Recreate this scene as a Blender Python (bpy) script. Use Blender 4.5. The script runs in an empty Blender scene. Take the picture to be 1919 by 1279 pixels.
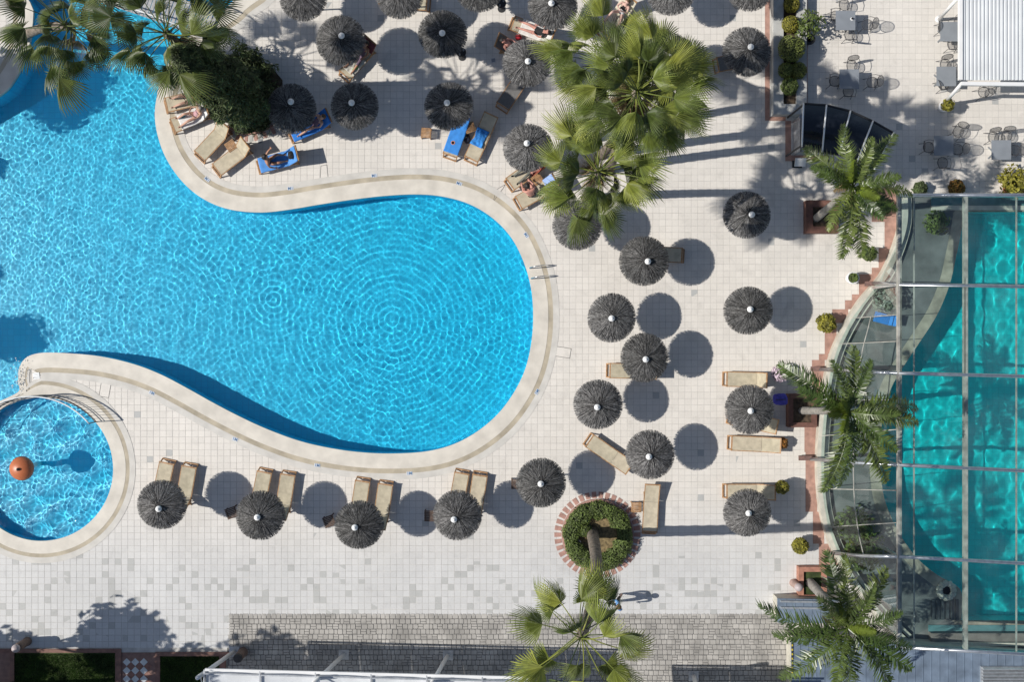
import bpy, bmesh, math, random
import numpy as np
from mathutils import Vector, Matrix, noise
from mathutils.geometry import tessellate_polygon
R = math.radians
S = bpy.context.scene
COL = S.collection
random.seed(7)
RNG = np.random.default_rng(7)

# ------------------------------------------------------------------ camera, sky, sun, exposure
H = 46.0                      # drone height above the deck
PPM = 45.0                    # photograph pixels per metre at deck level
cam = bpy.data.cameras.new('camera'); cam.sensor_width = 36.0
cam.lens = 36.0 * H / (1919 / PPM); cam.clip_end = 1000.0; cam.clip_start = 0.5
cam_o = bpy.data.objects.new('camera', cam); cam_o.location = (0, 0, H); COL.objects.link(cam_o)
S.camera = cam_o
SUN_EL, SUN_AZ = 44.0, 3.0    # light travels towards +X, a touch towards +Y
w = bpy.data.worlds.new('World'); S.world = w; w.use_nodes = True
nt = w.node_tree
sky = nt.nodes.new('ShaderNodeTexSky'); sky.sky_type = 'NISHITA'; sky.sun_disc = False
sky.sun_elevation = R(SUN_EL); sky.sun_rotation = R(-90 - SUN_AZ)
nt.links.new(sky.outputs[0], nt.nodes['Background'].inputs[0])
nt.nodes['Background'].inputs[1].default_value = 0.08
sun = bpy.data.lights.new('sun', 'SUN'); sun.energy = 4.6; sun.angle = R(0.5); sun.color = (1.0, 0.96, 0.895)
sun.cycles.is_caustics_light = True
sun_o = bpy.data.objects.new('sun', sun); COL.objects.link(sun_o)
d = Vector((math.cos(R(SUN_EL)) * math.cos(R(SUN_AZ)), math.cos(R(SUN_EL)) * math.sin(R(SUN_AZ)), -math.sin(R(SUN_EL))))
sun_o.rotation_euler = d.to_track_quat('-Z', 'Y').to_euler(); sun_o.location = (-30, 0, 40)
S.view_settings.view_transform = 'Standard'; S.view_settings.look = 'None'
S.view_settings.exposure = 0.0; S.view_settings.gamma = 1.0
S.cycles.use_denoising = True
S.cycles.max_bounces = 10; S.cycles.transparent_max_bounces = 16; S.cycles.transmission_bounces = 8

# ------------------------------------------------------------------ helpers
def W(px, py, z=0.0):
    """point at height z that stands where the photograph shows pixel (px, py)"""
    s = (1 - z / H) / PPM
    return Vector(((px - 960) * s, -(py - 639.5) * s, z))

MATS = {}
def mat(name, col, rough=0.7, var=0.12, scale=3.0, metal=0.0, bump=0.0, bscale=40.0, col2=None, island=0.0, spec=None, trans=0.0, objvar=0.0):
    """procedural material: noise-mottled colour, optional per-piece variation and fine bump"""
    if name in MATS: return MATS[name]
    m = bpy.data.materials.new(name); m.use_nodes = True
    t = m.node_tree; N = t.nodes; L = t.links; b = N['Principled BSDF']
    b.inputs['Roughness'].default_value = rough; b.inputs['Metallic'].default_value = metal
    if spec is not None: b.inputs['Specular IOR Level'].default_value = spec
    g = N.new('ShaderNodeNewGeometry')
    n = N.new('ShaderNodeTexNoise'); n.inputs['Scale'].default_value = scale; n.inputs['Detail'].default_value = 6
    L.new(g.outputs['Position'], n.inputs['Vector'])
    r = N.new('ShaderNodeMix'); r.data_type = 'RGBA'
    c2 = col2 if col2 else tuple(c * (1 - 2.2 * var) for c in col)
    c1 = col if col2 else tuple(min(1, c * (1 + var)) for c in col)
    r.inputs['A'].default_value = (*c1, 1); r.inputs['B'].default_value = (*c2, 1)
    mr = N.new('ShaderNodeMapRange'); mr.inputs['From Min'].default_value = 0.3; mr.inputs['From Max'].default_value = 0.7
    L.new(n.outputs['Fac'], mr.inputs['Value']); L.new(mr.outputs[0], r.inputs['Factor'])
    out = r.outputs['Result']
    if island:
        h = N.new('ShaderNodeHueSaturation'); L.new(out, h.inputs['Color'])
        v = N.new('ShaderNodeMapRange'); v.inputs['To Min'].default_value = 1 - island; v.inputs['To Max'].default_value = 1 + island
        L.new(g.outputs['Random Per Island'], v.inputs['Value']); L.new(v.outputs[0], h.inputs['Value'])
        out = h.outputs[0]
    if objvar:
        oi = N.new('ShaderNodeObjectInfo'); h2 = N.new('ShaderNodeHueSaturation'); L.new(out, h2.inputs['Color'])
        v2 = N.new('ShaderNodeMapRange'); v2.inputs['To Min'].default_value = 1 - objvar; v2.inputs['To Max'].default_value = 1 + objvar
        L.new(oi.outputs['Random'], v2.inputs['Value']); L.new(v2.outputs[0], h2.inputs['Value'])
        v3 = N.new('ShaderNodeMapRange'); v3.inputs['To Min'].default_value = 0.5 + objvar * .06; v3.inputs['To Max'].default_value = 0.5 - objvar * .06
        L.new(oi.outputs['Random'], v3.inputs['Value']); L.new(v3.outputs[0], h2.inputs['Hue']); out = h2.outputs[0]
    L.new(out, b.inputs['Base Color'])
    if bump:
        nb = N.new('ShaderNodeTexNoise'); nb.inputs['Scale'].default_value = bscale; nb.inputs['Detail'].default_value = 4
        L.new(g.outputs['Position'], nb.inputs['Vector'])
        bp = N.new('ShaderNodeBump'); bp.inputs['Strength'].default_value = bump; bp.inputs['Distance'].default_value = 0.02
        L.new(nb.outputs['Fac'], bp.inputs['Height']); L.new(bp.outputs[0], b.inputs['Normal'])
    if trans:
        tr = N.new('ShaderNodeBsdfTranslucent'); mx = N.new('ShaderNodeMixShader'); mx.inputs[0].default_value = trans
        L.new(out, tr.inputs['Color']); L.new(b.outputs[0], mx.inputs[1]); L.new(tr.outputs[0], mx.inputs[2])
        L.new(mx.outputs[0], N['Material Output'].inputs['Surface'])
    MATS[name] = m
    return m

class MB:
    """collects polygons for ONE mesh"""
    def __init__(self): self.v = []; self.f = []
    def add(self, vs, fs):
        o = len(self.v); self.v += [tuple(p) for p in vs]; self.f += [tuple(i + o for i in f) for f in fs]; return self
    def box(self, c, s, rz=0.0, M=None):
        x, y, z = s[0] / 2, s[1] / 2, s[2] / 2
        vs = [Vector(p) for p in ((-x, -y, -z), (x, -y, -z), (x, y, -z), (-x, y, -z), (-x, -y, z), (x, -y, z), (x, y, z), (-x, y, z))]
        m = (M if M else Matrix.Rotation(rz, 3, 'Z'))
        vs = [m @ p + Vector(c) for p in vs]
        return self.add(vs, [(0, 3, 2, 1), (4, 5, 6, 7), (0, 1, 5, 4), (1, 2, 6, 5), (2, 3, 7, 6), (3, 0, 4, 7)])
    def bar(self, a, b, wd, ht=None):
        """box beam from a to b"""
        a, b = Vector(a), Vector(b); ht = ht or wd
        dd = b - a; q = dd.to_track_quat('X', 'Z').to_matrix()
        return self.box((a + b) / 2, (dd.length, wd, ht), M=q)
    def tube(self, pts, r, n=8, cap=True):
        pts = [Vector(p) for p in pts]; rs = r if isinstance(r, (list, tuple)) else [r] * len(pts)
        vs = []; up = Vector((0, 0, 1))
        for i, p in enumerate(pts):
            t = (pts[min(i + 1, len(pts) - 1)] - pts[max(i - 1, 0)]).normalized()
            a = t.cross(up)
            if a.length < 1e-3: a = t.cross(Vector((1, 0, 0)))
            a.normalize(); b = t.cross(a)
            for k in range(n):
                an = 2 * math.pi * k / n
                vs.append(p + (a * math.cos(an) + b * math.sin(an)) * rs[i])
        fs = [(i * n + k, i * n + (k + 1) % n, (i + 1) * n + (k + 1) % n, (i + 1) * n + k) for i in range(len(pts) - 1) for k in range(n)]
        if cap:
            fs.append(tuple(range(n))[::-1]); fs.append(tuple((len(pts) - 1) * n + k for k in range(n)))
        return self.add(vs, fs)
    def lathe(self, prof, n=20, c=(0, 0, 0)):
        vs = []; c = Vector(c)
        for r, z in prof:
            for k in range(n):
                a = 2 * math.pi * k / n; vs.append(c + Vector((r * math.cos(a), r * math.sin(a), z)))
        fs = [(i * n + k, i * n + (k + 1) % n, (i + 1) * n + (k + 1) % n, (i + 1) * n + k) for i in range(len(prof) - 1) for k in range(n)]
        if prof[0][0] > 1e-4: fs.append(tuple(range(n))[::-1])
        if prof[-1][0] > 1e-4: fs.append(tuple((len(prof) - 1) * n + k for k in range(n)))
        return self.add(vs, fs)
    def prism(self, poly, z0, z1):
        n = len(poly)
        vs = [(p[0], p[1], z0) for p in poly] + [(p[0], p[1], z1) for p in poly]
        tri = tessellate_polygon([[Vector((p[0], p[1], 0)) for p in poly]])
        fs = [tuple(i + n for i in t) for t in tri] + [tuple(reversed(t)) for t in tri]
        fs += [(k, (k + 1) % n, (k + 1) % n + n, k + n) for k in range(n)]
        return self.add(vs, fs)
    def mesh(self, name, m, smooth=False):
        me = bpy.data.meshes.new(name); me.from_pydata(self.v, [], self.f)
        bm = bmesh.new(); bm.from_mesh(me); bmesh.ops.recalc_face_normals(bm, faces=bm.faces); bm.to_mesh(me); bm.free()
        if m: me.materials.append(m)
        if smooth: me.polygons.foreach_set('use_smooth', [True] * len(me.polygons))
        return me
    def build(self, name, m, parent=None, smooth=False):
        return link(name, self.mesh(name, m, smooth), parent)

def link(name, me, parent=None):
    o = bpy.data.objects.new(name, me); COL.objects.link(o)
    if parent: o.parent = parent
    return o
def tag(o, label, cat, group=None):
    o['label'] = label; o['category'] = cat
    if group: o['group'] = group
    return o
def thing(name, label, cat, loc=(0, 0, 0), rz=0.0, group=None):
    o = bpy.data.objects.new(name, None); COL.objects.link(o); o.empty_display_size = 0.2
    o.location = loc; o.rotation_euler = (0, 0, rz)
    return tag(o, label, cat, group)
def struct(o): o['kind'] = 'structure'; return o
def stuff(o): o['kind'] = 'stuff'; return o
def catmull(pts, sub=6, closed=False):
    P = [Vector(p) for p in pts]; n = len(P); out = []
    rng = range(n) if closed else range(n - 1)
    for i in rng:
        p0 = P[(i - 1) % n] if (closed or i > 0) else P[0]; p1 = P[i]; p2 = P[(i + 1) % n]
        p3 = P[(i + 2) % n] if (closed or i + 2 < n) else P[-1]
        for k in range(sub):
            t = k / sub
            out.append(0.5 * ((2 * p1) + (-p0 + p2) * t + (2 * p0 - 5 * p1 + 4 * p2 - p3) * t * t + (-p0 + 3 * p1 - 3 * p2 + p3) * t ** 3))
    if not closed: out.append(P[-1])
    return out
def area2(p): return sum(p[i].x * p[(i + 1) % len(p)].y - p[(i + 1) % len(p)].x * p[i].y for i in range(len(p)))
def offset(poly, dist):
    """closed polygon (counter-clockwise) pushed outwards"""
    n = len(poly); out = []
    for i in range(n):
        t = (poly[(i + 1) % n] - poly[(i - 1) % n]); t.normalize()
        dd = dist(poly[i]) if callable(dist) else dist
        out.append(Vector((poly[i].x + t.y * dd, poly[i].y - t.x * dd, 0)))
    return out
def inside(poly, X, Y):
    """vectorised point in polygon"""
    r = np.zeros(X.shape, bool); n = len(poly)
    for i in range(n):
        x1, y1 = poly[i].x, poly[i].y; x2, y2 = poly[(i + 1) % n].x, poly[(i + 1) % n].y
        if y1 == y2: continue
        r ^= ((y1 > Y) != (y2 > Y)) & (X < (x2 - x1) * (Y - y1) / (y2 - y1) + x1)
    return r
def copy_tree(o, parent=None):
    c = o.copy(); COL.objects.link(c)
    if parent: c.parent = parent
    for ch in list(o.children): copy_tree(ch, c)
    return c

# ------------------------------------------------------------------ materials
def tile_material():
    m = bpy.data.materials.new('deck_tile'); m.use_nodes = True; t = m.node_tree; N = t.nodes; L = t.links; b = N['Principled BSDF']
    g = N.new('ShaderNodeNewGeometry')
    sc_ = N.new('ShaderNodeVectorMath'); sc_.operation = 'SCALE'; sc_.inputs['Scale'].default_value = 1 / TILE; L.new(g.outputs['Position'], sc_.inputs[0])
    fl = N.new('ShaderNodeVectorMath'); fl.operation = 'FLOOR'; L.new(sc_.outputs[0], fl.inputs[0])
    sx = N.new('ShaderNodeSeparateXYZ'); L.new(fl.outputs[0], sx.inputs[0])
    cb = N.new('ShaderNodeCombineXYZ'); L.new(sx.outputs[0], cb.inputs[0]); L.new(sx.outputs[1], cb.inputs[1])
    wn = N.new('ShaderNodeTexWhiteNoise'); wn.noise_dimensions = '3D'; L.new(cb.outputs[0], wn.inputs['Vector'])
    # replaced, greyer tiles: rare everywhere, frequent on the lower terrace
    sp = N.new('ShaderNodeSeparateXYZ'); L.new(g.outputs['Position'], sp.inputs[0])
    zone = N.new('ShaderNodeMapRange'); zone.inputs['From Min'].default_value = -8.6; zone.inputs['From Max'].default_value = -10.2
    zone.inputs['To Min'].default_value = 0.006; zone.inputs['To Max'].default_value = 0.20; L.new(sp.outputs[1], zone.inputs['Value'])
    cl = N.new('ShaderNodeTexNoise'); cl.inputs['Scale'].default_value = 0.45; L.new(fl.outputs[0], cl.inputs['Vector'])
    clm = N.new('ShaderNodeMapRange'); clm.inputs['From Min'].default_value = 0.4; clm.inputs['From Max'].default_value = 0.65; clm.inputs['To Max'].default_value = 1.7; L.new(cl.outputs[0], clm.inputs['Value'])
    pr = N.new('ShaderNodeMath'); pr.operation = 'MULTIPLY'; L.new(zone.outputs[0], pr.inputs[0]); L.new(clm.outputs[0], pr.inputs[1])
    lt = N.new('ShaderNodeMath'); lt.operation = 'LESS_THAN'; L.new(wn.outputs['Value'], lt.inputs[0]); L.new(pr.outputs[0], lt.inputs[1])
    # warm upper terrace, cooler lower terrace
    wc = N.new('ShaderNodeMix'); wc.data_type = 'RGBA'; wc.inputs['A'].default_value = (0.685, 0.645, 0.59, 1); wc.inputs['B'].default_value = (0.575, 0.57, 0.56, 1)
    zz = N.new('ShaderNodeMapRange'); zz.inputs['From Min'].default_value = -6.0; zz.inputs['From Max'].default_value = -9.5; L.new(sp.outputs[1], zz.inputs['Value']); L.new(zz.outputs[0], wc.inputs['Factor'])
    dk = N.new('ShaderNodeMix'); dk.data_type = 'RGBA'; dk.inputs['B'].default_value = (0.46, 0.46, 0.445, 1); L.new(lt.outputs[0], dk.inputs['Factor']); L.new(wc.outputs['Result'], dk.inputs['A'])
    big = N.new('ShaderNodeTexNoise'); big.inputs['Scale'].default_value = 0.35; big.inputs['Detail'].default_value = 5; L.new(g.outputs['Position'], big.inputs['Vector'])
    fine = N.new('ShaderNodeTexNoise'); fine.inputs['Scale'].default_value = 14; fine.inputs['Detail'].default_value = 5; L.new(g.outputs['Position'], fine.inputs['Vector'])
    a1 = N.new('ShaderNodeMapRange'); a1.inputs['To Min'].default_value = 0.955; a1.inputs['To Max'].default_value = 1.03; L.new(wn.outputs['Value'], a1.inputs['Value'])
    a2 = N.new('ShaderNodeMapRange'); a2.inputs['From Min'].default_value = 0.3; a2.inputs['From Max'].default_value = 0.7; a2.inputs['To Min'].default_value = 0.93; a2.inputs['To Max'].default_value = 1.05; L.new(big.outputs[0], a2.inputs['Value'])
    a3 = N.new('ShaderNodeMapRange'); a3.inputs['From Min'].default_value = 0.3; a3.inputs['From Max'].default_value = 0.7; a3.inputs['To Min'].default_value = 0.96; a3.inputs['To Max'].default_value = 1.03; L.new(fine.outputs[0], a3.inputs['Value'])
    m1 = N.new('ShaderNodeMath'); m1.operation = 'MULTIPLY'; L.new(a1.outputs[0], m1.inputs[0]); L.new(a2.outputs[0], m1.inputs[1])
    m2a = N.new('ShaderNodeMath'); m2a.operation = 'MULTIPLY'; L.new(m1.outputs[0], m2a.inputs[0]); L.new(a3.outputs[0], m2a.inputs[1])
    stn = N.new('ShaderNodeTexNoise'); stn.inputs['Scale'].default_value = 1.1; stn.inputs['Detail'].default_value = 9; stn.inputs['Roughness'].default_value = .65; stn.inputs['Distortion'].default_value = .6; L.new(g.outputs['Position'], stn.inputs['Vector'])
    sm = N.new('ShaderNodeMapRange'); sm.inputs['From Min'].default_value = .56; sm.inputs['From Max'].default_value = .72; sm.inputs['To Min'].default_value = 1.0; sm.inputs['To Max'].default_value = .86; L.new(stn.outputs[0], sm.inputs['Value'])
    m2 = N.new('ShaderNodeMath'); m2.operation = 'MULTIPLY'; L.new(m2a.outputs[0], m2.inputs[0]); L.new(sm.outputs[0], m2.inputs[1])
    h = N.new('ShaderNodeHueSaturation'); L.new(dk.outputs['Result'], h.inputs['Color']); L.new(m2.outputs[0], h.inputs['Value'])
    L.new(h.outputs[0], b.inputs['Base Color']); b.inputs['Roughness'].default_value = 0.55
    return m
TILE = 12.0 / PPM
M_TILE = tile_material()
M_GROUT = mat('grout', (0.53, 0.51, 0.475), 0.9, 0.15, 2.0)
M_COPING = mat('coping_stone', (0.65, 0.605, 0.53), 0.6, 0.08, 1.6, bump=0.1)
M_GUTTER = mat('gutter_grating', (0.47, 0.41, 0.31), 0.75, 0.15, 1.5, bump=0.2)
M_BORDER = mat('coping_border', (0.60, 0.575, 0.53), 0.7, 0.07, 2.0)
M_TERRA = mat('terracotta', (0.40, 0.235, 0.185), 0.75, 0.14, 4.0)
M_BRICK = mat('edging_brick', (0.42, 0.245, 0.20), 0.8, 0.12, 6.0, island=0.15)
M_WOOD = mat('teak', (0.42, 0.235, 0.11), 0.55, 0.2, 9.0)
M_SLING = mat('sling_fabric', (0.50, 0.44, 0.325), 0.85, 0.09, 5.0, bump=0.15, bscale=200, objvar=.07)
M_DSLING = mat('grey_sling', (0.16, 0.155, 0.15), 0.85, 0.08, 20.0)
M_THATCH = mat('heather_thatch', (0.16, 0.156, 0.152), 0.9, 0.25, 12.0, island=0.85, objvar=.22)
M_THATCHB = mat('thatch_underlay', (0.045, 0.043, 0.042), 0.95, 0.2, 12.0)
M_WHITE = mat('white_paint', (0.78, 0.78, 0.77), 0.4, 0.03, 2.0)
M_STEEL = mat('brushed_steel', (0.62, 0.64, 0.66), 0.3, 0.08, 6.0, metal=0.9)
M_GALV = mat('galvanised_steel', (0.5, 0.52, 0.54), 0.45, 0.1, 6.0, metal=0.6)
M_DARK = mat('dark_metal', (0.05, 0.05, 0.052), 0.5, 0.1, 6.0, metal=0.4)
M_TRUNK = mat('palm_trunk', (0.20, 0.165, 0.13), 0.95, 0.3, 7.0, bump=0.6, bscale=14)
M_BARK = mat('bark', (0.12, 0.09, 0.065), 0.95, 0.25, 8.0, bump=0.5)
M_FAN = mat('fan_leaf', (0.26, 0.29, 0.055), 0.5, 0.2, 1.5, island=0.25, col2=(0.14, 0.18, 0.032), trans=0.25, objvar=.3)
M_FAN2 = mat('fan_leaf_deep', (0.125, 0.16, 0.034), 0.45, 0.2, 1.5, island=0.3, col2=(0.055, 0.08, 0.018), trans=0.2, objvar=.3)
M_DEAD = mat('dry_leaf', (0.30, 0.22, 0.11), 0.85, 0.2, 3.0, island=0.2, trans=0.15)
M_FEATHER = mat('feather_leaf', (0.125, 0.175, 0.04), 0.35, 0.2, 1.5, island=0.45, col2=(0.055, 0.085, 0.02), trans=0.2, objvar=.35)
M_FEATHER_Y = mat('young_leaf', (0.17, 0.23, 0.03), 0.4, 0.2, 1.5, island=0.2, trans=0.25)
M_CYPRESS = mat('cypress_leaf', (0.075, 0.105, 0.034), 0.7, 0.3, 2.0, island=0.45, trans=0.1)
M_TOPIARY = mat('box_leaf', (0.19, 0.225, 0.05), 0.55, 0.25, 4.0, island=0.4, trans=0.15)
M_HEDGE = mat('hedge_leaf', (0.115, 0.16, 0.034), 0.6, 0.25, 4.0, island=0.4, trans=0.15)
M_YELLOW = mat('yellow_leaf', (0.26, 0.24, 0.03), 0.6, 0.25, 4.0, island=0.35, trans=0.15)
M_SOIL = mat('soil', (0.10, 0.07, 0.045), 0.95, 0.3, 6.0, bump=0.6, bscale=20)
M_MULCH = mat('mulch', (0.24, 0.18, 0.09), 0.95, 0.3, 9.0, bump=0.6, bscale=20)
M_CONCRETE = mat('concrete', (0.46, 0.46, 0.44), 0.85, 0.12, 2.5, bump=0.15)
M_CREAM = mat('cream_stone', (0.56, 0.53, 0.45), 0.7, 0.1, 3.0)
M_TABLE = mat('table_laminate', (0.24, 0.26, 0.285), 0.45, 0.05, 3.0)
M_ZINC = mat('zinc_roof', (0.20, 0.255, 0.33), 0.5, 0.16, 1.6, metal=0.25, bump=0.1, bscale=5)
M_SKIN = mat('skin', (0.56, 0.33, 0.24), 0.55, 0.05, 8.0)
M_SKIN_R = mat('sunburnt_skin', (0.56, 0.27, 0.21), 0.55, 0.05, 8.0)
M_SKIN_T = mat('tanned_skin', (0.40, 0.20, 0.12), 0.5, 0.05, 8.0)

# ------------------------------------------------------------------ pool outlines
MAIN_PX = [(470, -60), (440, 0), (410, 25), (385, 45), (355, 70), (334, 95), (318, 118), (303, 150), (296, 180), (292, 215), (297, 252), (311, 292),
           (335, 330), (365, 360), (400, 381), (440, 393), (490, 397), (540, 392), (600, 382), (660, 373), (720, 366), (780, 363), (830, 367), (880, 381),
           (925, 408), (960, 445), (983, 490), (997, 540), (1001, 590), (998, 640), (987, 690), (966, 735), (935, 777), (895, 811), (850, 835), (800, 848),
           (740, 852), (680, 850), (620, 842), (560, 828), (500, 806), (450, 783), (400, 757), (350, 729), (300, 703), (250, 684), (190, 670), (130, 664),
           (80, 663), (52, 671), (38, 690), (36, 715), (38, 733), (20, 745), (-20, 763), (-80, 798), (-160, 830), (-220, 700), (-230, 450), (-180, 290),
           (-80, 225), (0, 178), (25, 152), (45, 115), (57, 70), (62, 20), (62, -60)]
MAIN = catmull([W(*p) for p in MAIN_PX], 5, True)
if area2(MAIN) < 0: MAIN.reverse()
KID_C = W(78, 880); KID_R = 136 / PPM
KID = [KID_C + Vector((math.cos(a), math.sin(a), 0)) * KID_R for a in np.linspace(0, 2 * math.pi, 96, endpoint=False)]
IN_PX = [(1806, 396), (1801, 430), (1791, 480), (1778, 535), (1755, 590), (1722, 642), (1690, 690), (1668, 730), (1653, 785), (1648, 850), (1653, 920),
         (1668, 968), (1690, 1010), (1720, 1050), (1757, 1080), (1787, 1096), (1800, 1110), (1802, 1135), (1800, 1166)]
INDOOR = catmull([W(*p) for p in IN_PX], 4) + [W(2150, 1166), W(2150, 396)]
if area2(INDOOR) < 0: INDOOR.reverse()
# the glass hall's plinth line, from its north-west corner round to the south wall
BASE_PX = [(1683, 368), (1683, 418), (1668, 470), (1645, 518), (1605, 566), (1568, 630), (1547, 690), (1534, 770), (1528, 860), (1531, 930), (1541, 985),
           (1562, 1040), (1600, 1105), (1645, 1160), (1690, 1205)]
BASE = catmull([W(*p) for p in BASE_PX], 4)
HALL = BASE + [W(2300, 1225), W(2300, 368)]
if area2(HALL) < 0: HALL.reverse()

# ------------------------------------------------------------------ ground sheet with the pools left open
outer = [Vector(p) for p in ((-300, -300, 0), (300, -300, 0), (300, 300, 0), (-300, 300, 0))]
loops = [outer, offset(MAIN, 0.04), offset(KID, 0.04), offset(INDOOR, 0.04)]
tri = tessellate_polygon([[Vector((p.x, p.y, 0)) for p in l] for l in loops])
flat = [(p.x, p.y, -0.006) for l in loops for p in l]
me = bpy.data.meshes.new('ground'); me.from_pydata(flat, [], [tuple(t) for t in tri]); me.materials.append(M_GROUT)
bm = bmesh.new(); bm.from_mesh(me)
for f in bm.faces:
    f.normal_update()
    if f.normal.z < 0: f.normal_flip()
bm.to_mesh(me); bm.free()
ground = struct(link('ground', me))

# deck tiles: every one laid; the 300 clearest are objects, the rest one mesh
xs = np.arange(-24.5 // TILE, 24.5 // TILE + 1) * TILE + TILE / 2
ys = np.arange(-16 // TILE, 16 // TILE + 1) * TILE + TILE / 2
TX, TY = np.meshgrid(xs, ys)
keep = ~inside(offset(MAIN, 0.45), TX, TY) & ~inside(offset(KID, 0.45), TX, TY) & ~inside(HALL, TX, TY)
px_ = TX * PPM + 960; py_ = 639.5 - TY * PPM
keep &= ~((py_ > 1151) & (px_ > 428) & (px_ < 1460))
keep &= ~((py_ > 1221) & (px_ < 440)) & ~((py_ > 1120) & (px_ > 1455))
TX, TY = TX[keep], TY[keep]
px_ = TX * PPM + 960; py_ = 639.5 - TY * PPM
clear = (((px_ > 1040) & (px_ < 1175) & (py_ > 470) & (py_ < 560)) | ((px_ > 1240) & (px_ < 1345) & (py_ > 1010) & (py_ < 1140)) | ((px_ > 560) & (px_ < 620) & (py_ > 1050) & (py_ < 1140)))
cand = np.nonzero(clear)[0][:300]
one = np.zeros(len(TX), bool); one[cand] = True
a = TILE / 2 - 0.005
tv = np.array([(-a, -a, -0.007), (a, -a, -0.007), (a, a, -0.007), (-a, a, -0.007), (-a + .003, -a + .003, 0), (a - .003, -a + .003, 0), (a - .003, a - .003, 0), (-a + .003, a - .003, 0)])
tf = np.array([(4, 5, 6, 7), (0, 1, 5, 4), (1, 2, 6, 5), (2, 3, 7, 6), (3, 0, 4, 7)])
tme = bpy.data.meshes.new('tile'); tme.from_pydata(tv.tolist(), [], tf.tolist()); tme.materials.append(M_TILE)
for i in cand:
    o = link('tile', tme, ground); o.location = (TX[i], TY[i], RNG.uniform(-0.0015, 0.0015)); o.rotation_euler = (RNG.normal(0, .003), RNG.normal(0, .003), 0)
rx, ry = TX[~one], TY[~one]; n = len(rx)
V = tv[None].repeat(n, 0); V[:, :, 2] += V[:, :, 0] * RNG.normal(0, .003, (n, 1)) + V[:, :, 1] * RNG.normal(0, .003, (n, 1)) + RNG.uniform(-.0015, .0015, (n, 1))
V[:, :, 0] += rx[:, None]; V[:, :, 1] += ry[:, None]
F = tf[None].repeat(n, 0) + (np.arange(n) * 8)[:, None, None]
me = bpy.data.meshes.new('tiles'); me.from_pydata(V.reshape(-1, 3).tolist(), [], F.reshape(-1, 4).tolist()); me.materials.append(M_TILE)
stuff(link('tile_field', me, ground))

# ------------------------------------------------------------------ pools
def grid_tile_material(name, col, line, size, rough=0.35, wl=None):
    m = bpy.data.materials.new(name); m.use_nodes = True; t = m.node_tree; N = t.nodes; L = t.links; b = N['Principled BSDF']
    g = N.new('ShaderNodeNewGeometry'); br = N.new('ShaderNodeTexBrick'); br.offset = 0.0; br.inputs['Scale'].default_value = 1.0
    br.inputs['Brick Width'].default_value = size; br.inputs['Row Height'].default_value = size; br.inputs['Mortar Size'].default_value = 0.012; br.inputs['Mortar Smooth'].default_value = 0.3
    br.inputs['Color1'].default_value = (*col, 1); br.inputs['Color2'].default_value = (*[c * 0.93 for c in col], 1); br.inputs['Mortar'].default_value = (*line, 1)
    L.new(g.outputs['Position'], br.inputs['Vector'])
    out = br.outputs['Color']
    if wl:      # dark waterline band of tiles at the top of the wall
        sp = N.new('ShaderNodeSeparateXYZ'); L.new(g.outputs['Position'], sp.inputs[0])
        gt = N.new('ShaderNodeMath'); gt.operation = 'GREATER_THAN'; gt.inputs[1].default_value = wl[0]; L.new(sp.outputs[2], gt.inputs[0])
        mx = N.new('ShaderNodeMix'); mx.data_type = 'RGBA'; mx.inputs['B'].default_value = (*wl[1], 1); L.new(out, mx.inputs['A']); L.new(gt.outputs[0], mx.inputs['Factor']); out = mx.outputs['Result']
    L.new(out, b.inputs['Base Color']); b.inputs['Roughness'].default_value = rough
    return m
M_POOL = grid_tile_material('pool_mosaic', (0.003, 0.57, 0.81), (0.002, 0.46, 0.71), 0.25, wl=(-0.24, (0.01, 0.05, 0.16)))
M_POOL_T = grid_tile_material('indoor_mosaic', (0.004, 0.66, 0.68), (0.003, 0.54, 0.57), 0.25, wl=(-0.2, (0.02, 0.10, 0.13)))
def water_material():
    m = bpy.data.materials.new('pool_water'); m.use_nodes = True; b = m.node_tree.nodes['Principled BSDF']
    b.inputs['Base Color'].default_value = (1, 1, 1, 1); b.inputs['Transmission Weight'].default_value = 1; b.inputs['Roughness'].default_value = 0.0; b.inputs['IOR'].default_value = 1.33
    nn = m.node_tree.nodes.new('ShaderNodeTexNoise'); nn.inputs['Scale'].default_value = 2.0
    mr = m.node_tree.nodes.new('ShaderNodeMapRange'); mr.inputs['To Min'].default_value = 0.0; mr.inputs['To Max'].default_value = 0.012
    m.node_tree.links.new(nn.outputs[0], mr.inputs[0])
    return m
M_WATER = water_material()
def pool_shell(name, poly, depth, m):
    b = MB(); n = len(poly)
    b.v = [(p.x, p.y, -0.004) for p in poly] + [(p.x, p.y, -depth) for p in poly]
    b.f = [(k, (k + 1) % n, (k + 1) % n + n, k + n) for k in range(n)]
    b.f += [tuple(i + n for i in t) for t in tessellate_polygon([[Vector((p.x, p.y, 0)) for p in poly]])]
    me = bpy.data.meshes.new(name); me.from_pydata(b.v, [], b.f); me.materials.append(m)
    o = struct(link(name, me)); o.cycles.is_caustics_receiver = True
    return o
def waves(X, Y, n, lmin, lmax, curv, seed, aniso=None):
    """sum of small travelling waves, every wavelength carrying the same curvature"""
    rg = np.random.default_rng(seed); Z = np.zeros_like(X)
    for i in range(n):
        lam = lmin * (lmax / lmin) ** rg.random(); an = rg.uniform(0, 2 * np.pi) if aniso is None else rg.normal(aniso, 0.7); k = 2 * np.pi / lam
        Z += curv / (k * k) * math.sqrt(2 / n) * np.sin(k * (X * np.cos(an) + Y * np.sin(an)) + rg.uniform(0, 6.28))
    return Z
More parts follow.
